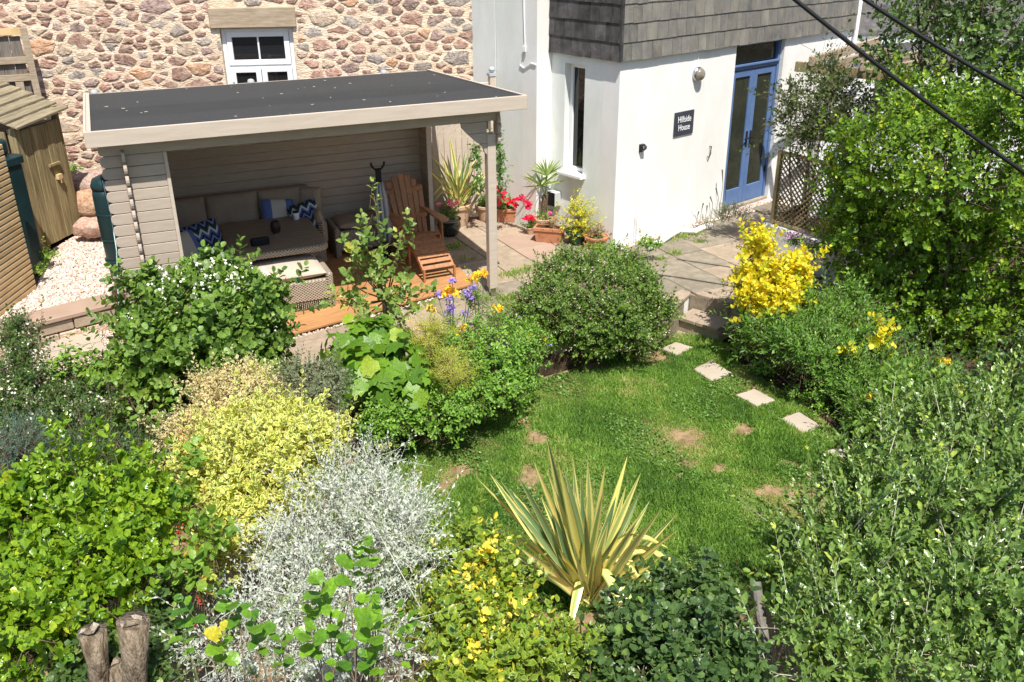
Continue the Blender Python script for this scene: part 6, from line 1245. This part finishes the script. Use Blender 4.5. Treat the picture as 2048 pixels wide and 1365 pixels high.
for cx_, n_, L_, ctr in ((1090, 26, .36, (1083, 372)), (1093, 15, .30, (1093, 352))):
    c0 = at(ctr[0], ctr[1], p.y)-Vector(pm.location); MB().tube([(.02, 0, .34), c0], .007, 5).build('stalk', L_PER, pm)
    for i in range(n_):
        if n_ == 15: az, ln_ = (math.pi*(i/14)-.05)*.0+(0 if i < 7 else math.pi), abs(i-7)/7*1.1+.02; ln_ = max(ln_, .05); az = 0 if i > 7 else math.pi
        else: az, ln_ = R_.uniform(0, 6.28), R_.uniform(.5, 1.75)
        blade(L_*R_.uniform(.8, 1.1), .011, .12, L_PEAR if i % 2 else L_FLAXG, 'palm_leaf', pm, tuple(c0), az+R_.uniform(-.2, .2), ln_, None, 5)
bunch('green_plant', 'bushy green weeds around the palm in its pot', 'plant', p, .15, .08, L_GER, ('oval', .012, .035), 50, (6, .08, 75, 45), .2)
t, p = pot('plant_trough', 'short terracotta trough of dry stems and one pink flower', 1099, 483, .2, .2, TERRA, 'trough', G.yaw-.68, L=.42); bunch('dry_plant', 'withered straw stems with a pink bloom in the short trough', 'plant', p, .16, .14, leafmat('dry leaf', (.25, .22, .08), (.40, .33, .16)), ('flat', .005, .05), 45, (7, .12, 50, 30), .2, leafmat('magenta petal', (.6, .08, .3), (.7, .2, .4)), 1, .035, .03)
t, p = pot('plant_pot', 'dark green plastic pot of yellow green leaves', 1155, 487, .17, .2, mat('green pot plastic', (.02, .07, .035), None, rough=.4)); bunch('golden_plant', 'yellow green spurge in the dark green pot', 'plant', p, .26, .30, leafmat('spurge leaf', (.30, .36, .03), (.55, .55, .05), c3=(.08, .2, .04)), ('small', .014, .04), 190, (9, .12, 65, 30), .2)
t, p = pot('plant_pot', 'orange terracotta pot with a looped handle at the wall corner', 1192, 497, .17, .19, TERRA); bunch('dry_plant', 'reddish sprawling plant in the handled terracotta pot', 'plant', p, .15, .08, leafmat('red stem leaf', (.16, .10, .05), (.30, .26, .10)), ('small', .009, .03), 60, (7, .08, 70, 40), .19)
MB().tube([(-.15, -.08, .17), (-.19, -.10, .12), (-.15, -.09, .04)], .014, 6).build('handle', TERRA, t, smooth=True)
# climbers and weeds near the house
bl_ = [B(955, 330, 12.9, 14, 55, 10), B(997, 300, 12.9, 10, 45, 10), B(1000, 350, 12.85, 13, 40, 10), B(1002, 385, 12.8, 8, 25, 8), B(955, 380, 12.8, 16, 30, 10)]
t = shrub('wall_climber', 'leafy climber on the pale wall behind the gazebo post', 'climber', bl_, .1, leafmat('climber dark leaf', (.04, .12, .03), (.12, .24, .05)), ('oval', .016, .05), 150, (6, .1, 75, 40), lo=.2, nb=3, br=.006, ls=1.3)
t = shrub('wall_weed', 'small bright green weed growing from the stone wall by the shed', 'plant', [B(150, 350, 12.6, 18, 16)], .6, L_CLIMB, ('oval', .016, .04), 60, (6, .1, 80, 50), nb=0)
t = shrub('wall_weed', 'low green weed at the foot of the green tank', 'plant', [B(95, 510, 10.2, 16, 12), B(78, 540, 9.7, 10, 9)], .4, L_CLIMB, ('oval', .014, .035), 60, (6, .08, 80, 50), nb=0)
t = shrub('lavender', 'grey green lavender with dark seed stalks beside the blue doors', 'plant', [B(1450, 430, 12.6, 26, 14), B(1480, 425, 12.7, 28, 12), B(1415, 447, 12.3, 18, 10)], .0, leafmat('lavender leaf', (.12, .17, .10), (.24, .29, .17)), ('flat', .004, .04), 220, (9, .1, 40, 20), nb=0, up=1.)
mb = MB(); 
for x, y, hh in ((1430, 440, .5), (1437, 436, .75), (1420, 445, .4), (1445, 433, .42), (1398, 452, .35), (1390, 456, .25), (1408, 450, .3)):
    q = gr(x, y, 0)-Vector(t.location); mb.tube([q, q+Vector((.02, 0, hh*.7)), q+Vector((R_.uniform(-.04, .04), 0, hh))], [.004, .004, .012], 5)
mb.build('seed_stalk', mat('dry stalk', (.12, .10, .07), None), t)
t = shrub('flower_clump', 'mauve pink flowers behind the golden bush by the low white wall', 'flower', [B(1590, 478, 10.6, 22, 14), B(1625, 495, 10.4, 18, 12)], -.2, L_PER, ('flat', .008, .04), 90, (7, .1, 60, 40), nb=0); blooms(t, leafmat('mauve petal', (.45, .22, .42), (.6, .4, .55)), [at(x, y, 10.35) for x, y in ((1585, 468), (1596, 474), (1604, 466), (1618, 482), (1578, 476))], .05, 24, .02)

t = shrub('ivy', 'dark ivy creeping round the two sawn stumps', 'ivy', [B(215, 1330, 3.35, 40, 60), B(320, 1300, 3.6, 40, 70), B(240, 1290, 3.5, 30, 30), B(340, 1200, 3.9, 30, 60), B(150, 1350, 3.3, 40, 40), B(310, 1350, 3.3, 40, 40)], -.3, leafmat('ivy leaf', (.025, .06, .015), (.07, .14, .03), c3=(.2, .27, .06)), ('oval', .020, .045), 260, (7, .14, 85, 45), lo=.3, nb=2, br=.005, objs=60)
t = shrub('bramble', 'low dark bramble in the shade of the right hedge below the privet', 'plant', [B(1860, 730, 8.6, 90, 45), B(1960, 760, 8.4, 90, 45), B(1780, 700, 8.9, 60, 45), B(2040, 720, 8.6, 60, 60)], -.38, L_DARKE, ('oval', .022, .055), 420, (8, .18, 75, 35), nb=3, br=.006, lo=.4)
t = shrub('low_weeds', 'low weeds and seedlings along the soil edge of the lawn by the right border', 'weeds', [B(1480, 700, 9.35, 30, 14), B(1530, 740, 8.95, 34, 14), B(1590, 790, 8.45, 34, 14), B(1650, 835, 8.0, 34, 14), B(1640, 800, 8.2, 30, 20)], -.39, L_GER, ('oval', .010, .032), 420, (7, .08, 80, 45), nb=0, ls=1.3)
t = shrub('low_weeds', 'low leafy weeds at the paving edge beside the gazebo post and escallonia', 'weeds', [B(1050, 620, 9.6, 36, 16), B(1010, 640, 9.4, 30, 14), B(1090, 690, 9.0, 30, 16), B(1040, 660, 9.2, 24, 12)], -.16, L_GER, ('oval', .010, .032), 260, (7, .08, 80, 45), nb=0, ls=1.2)
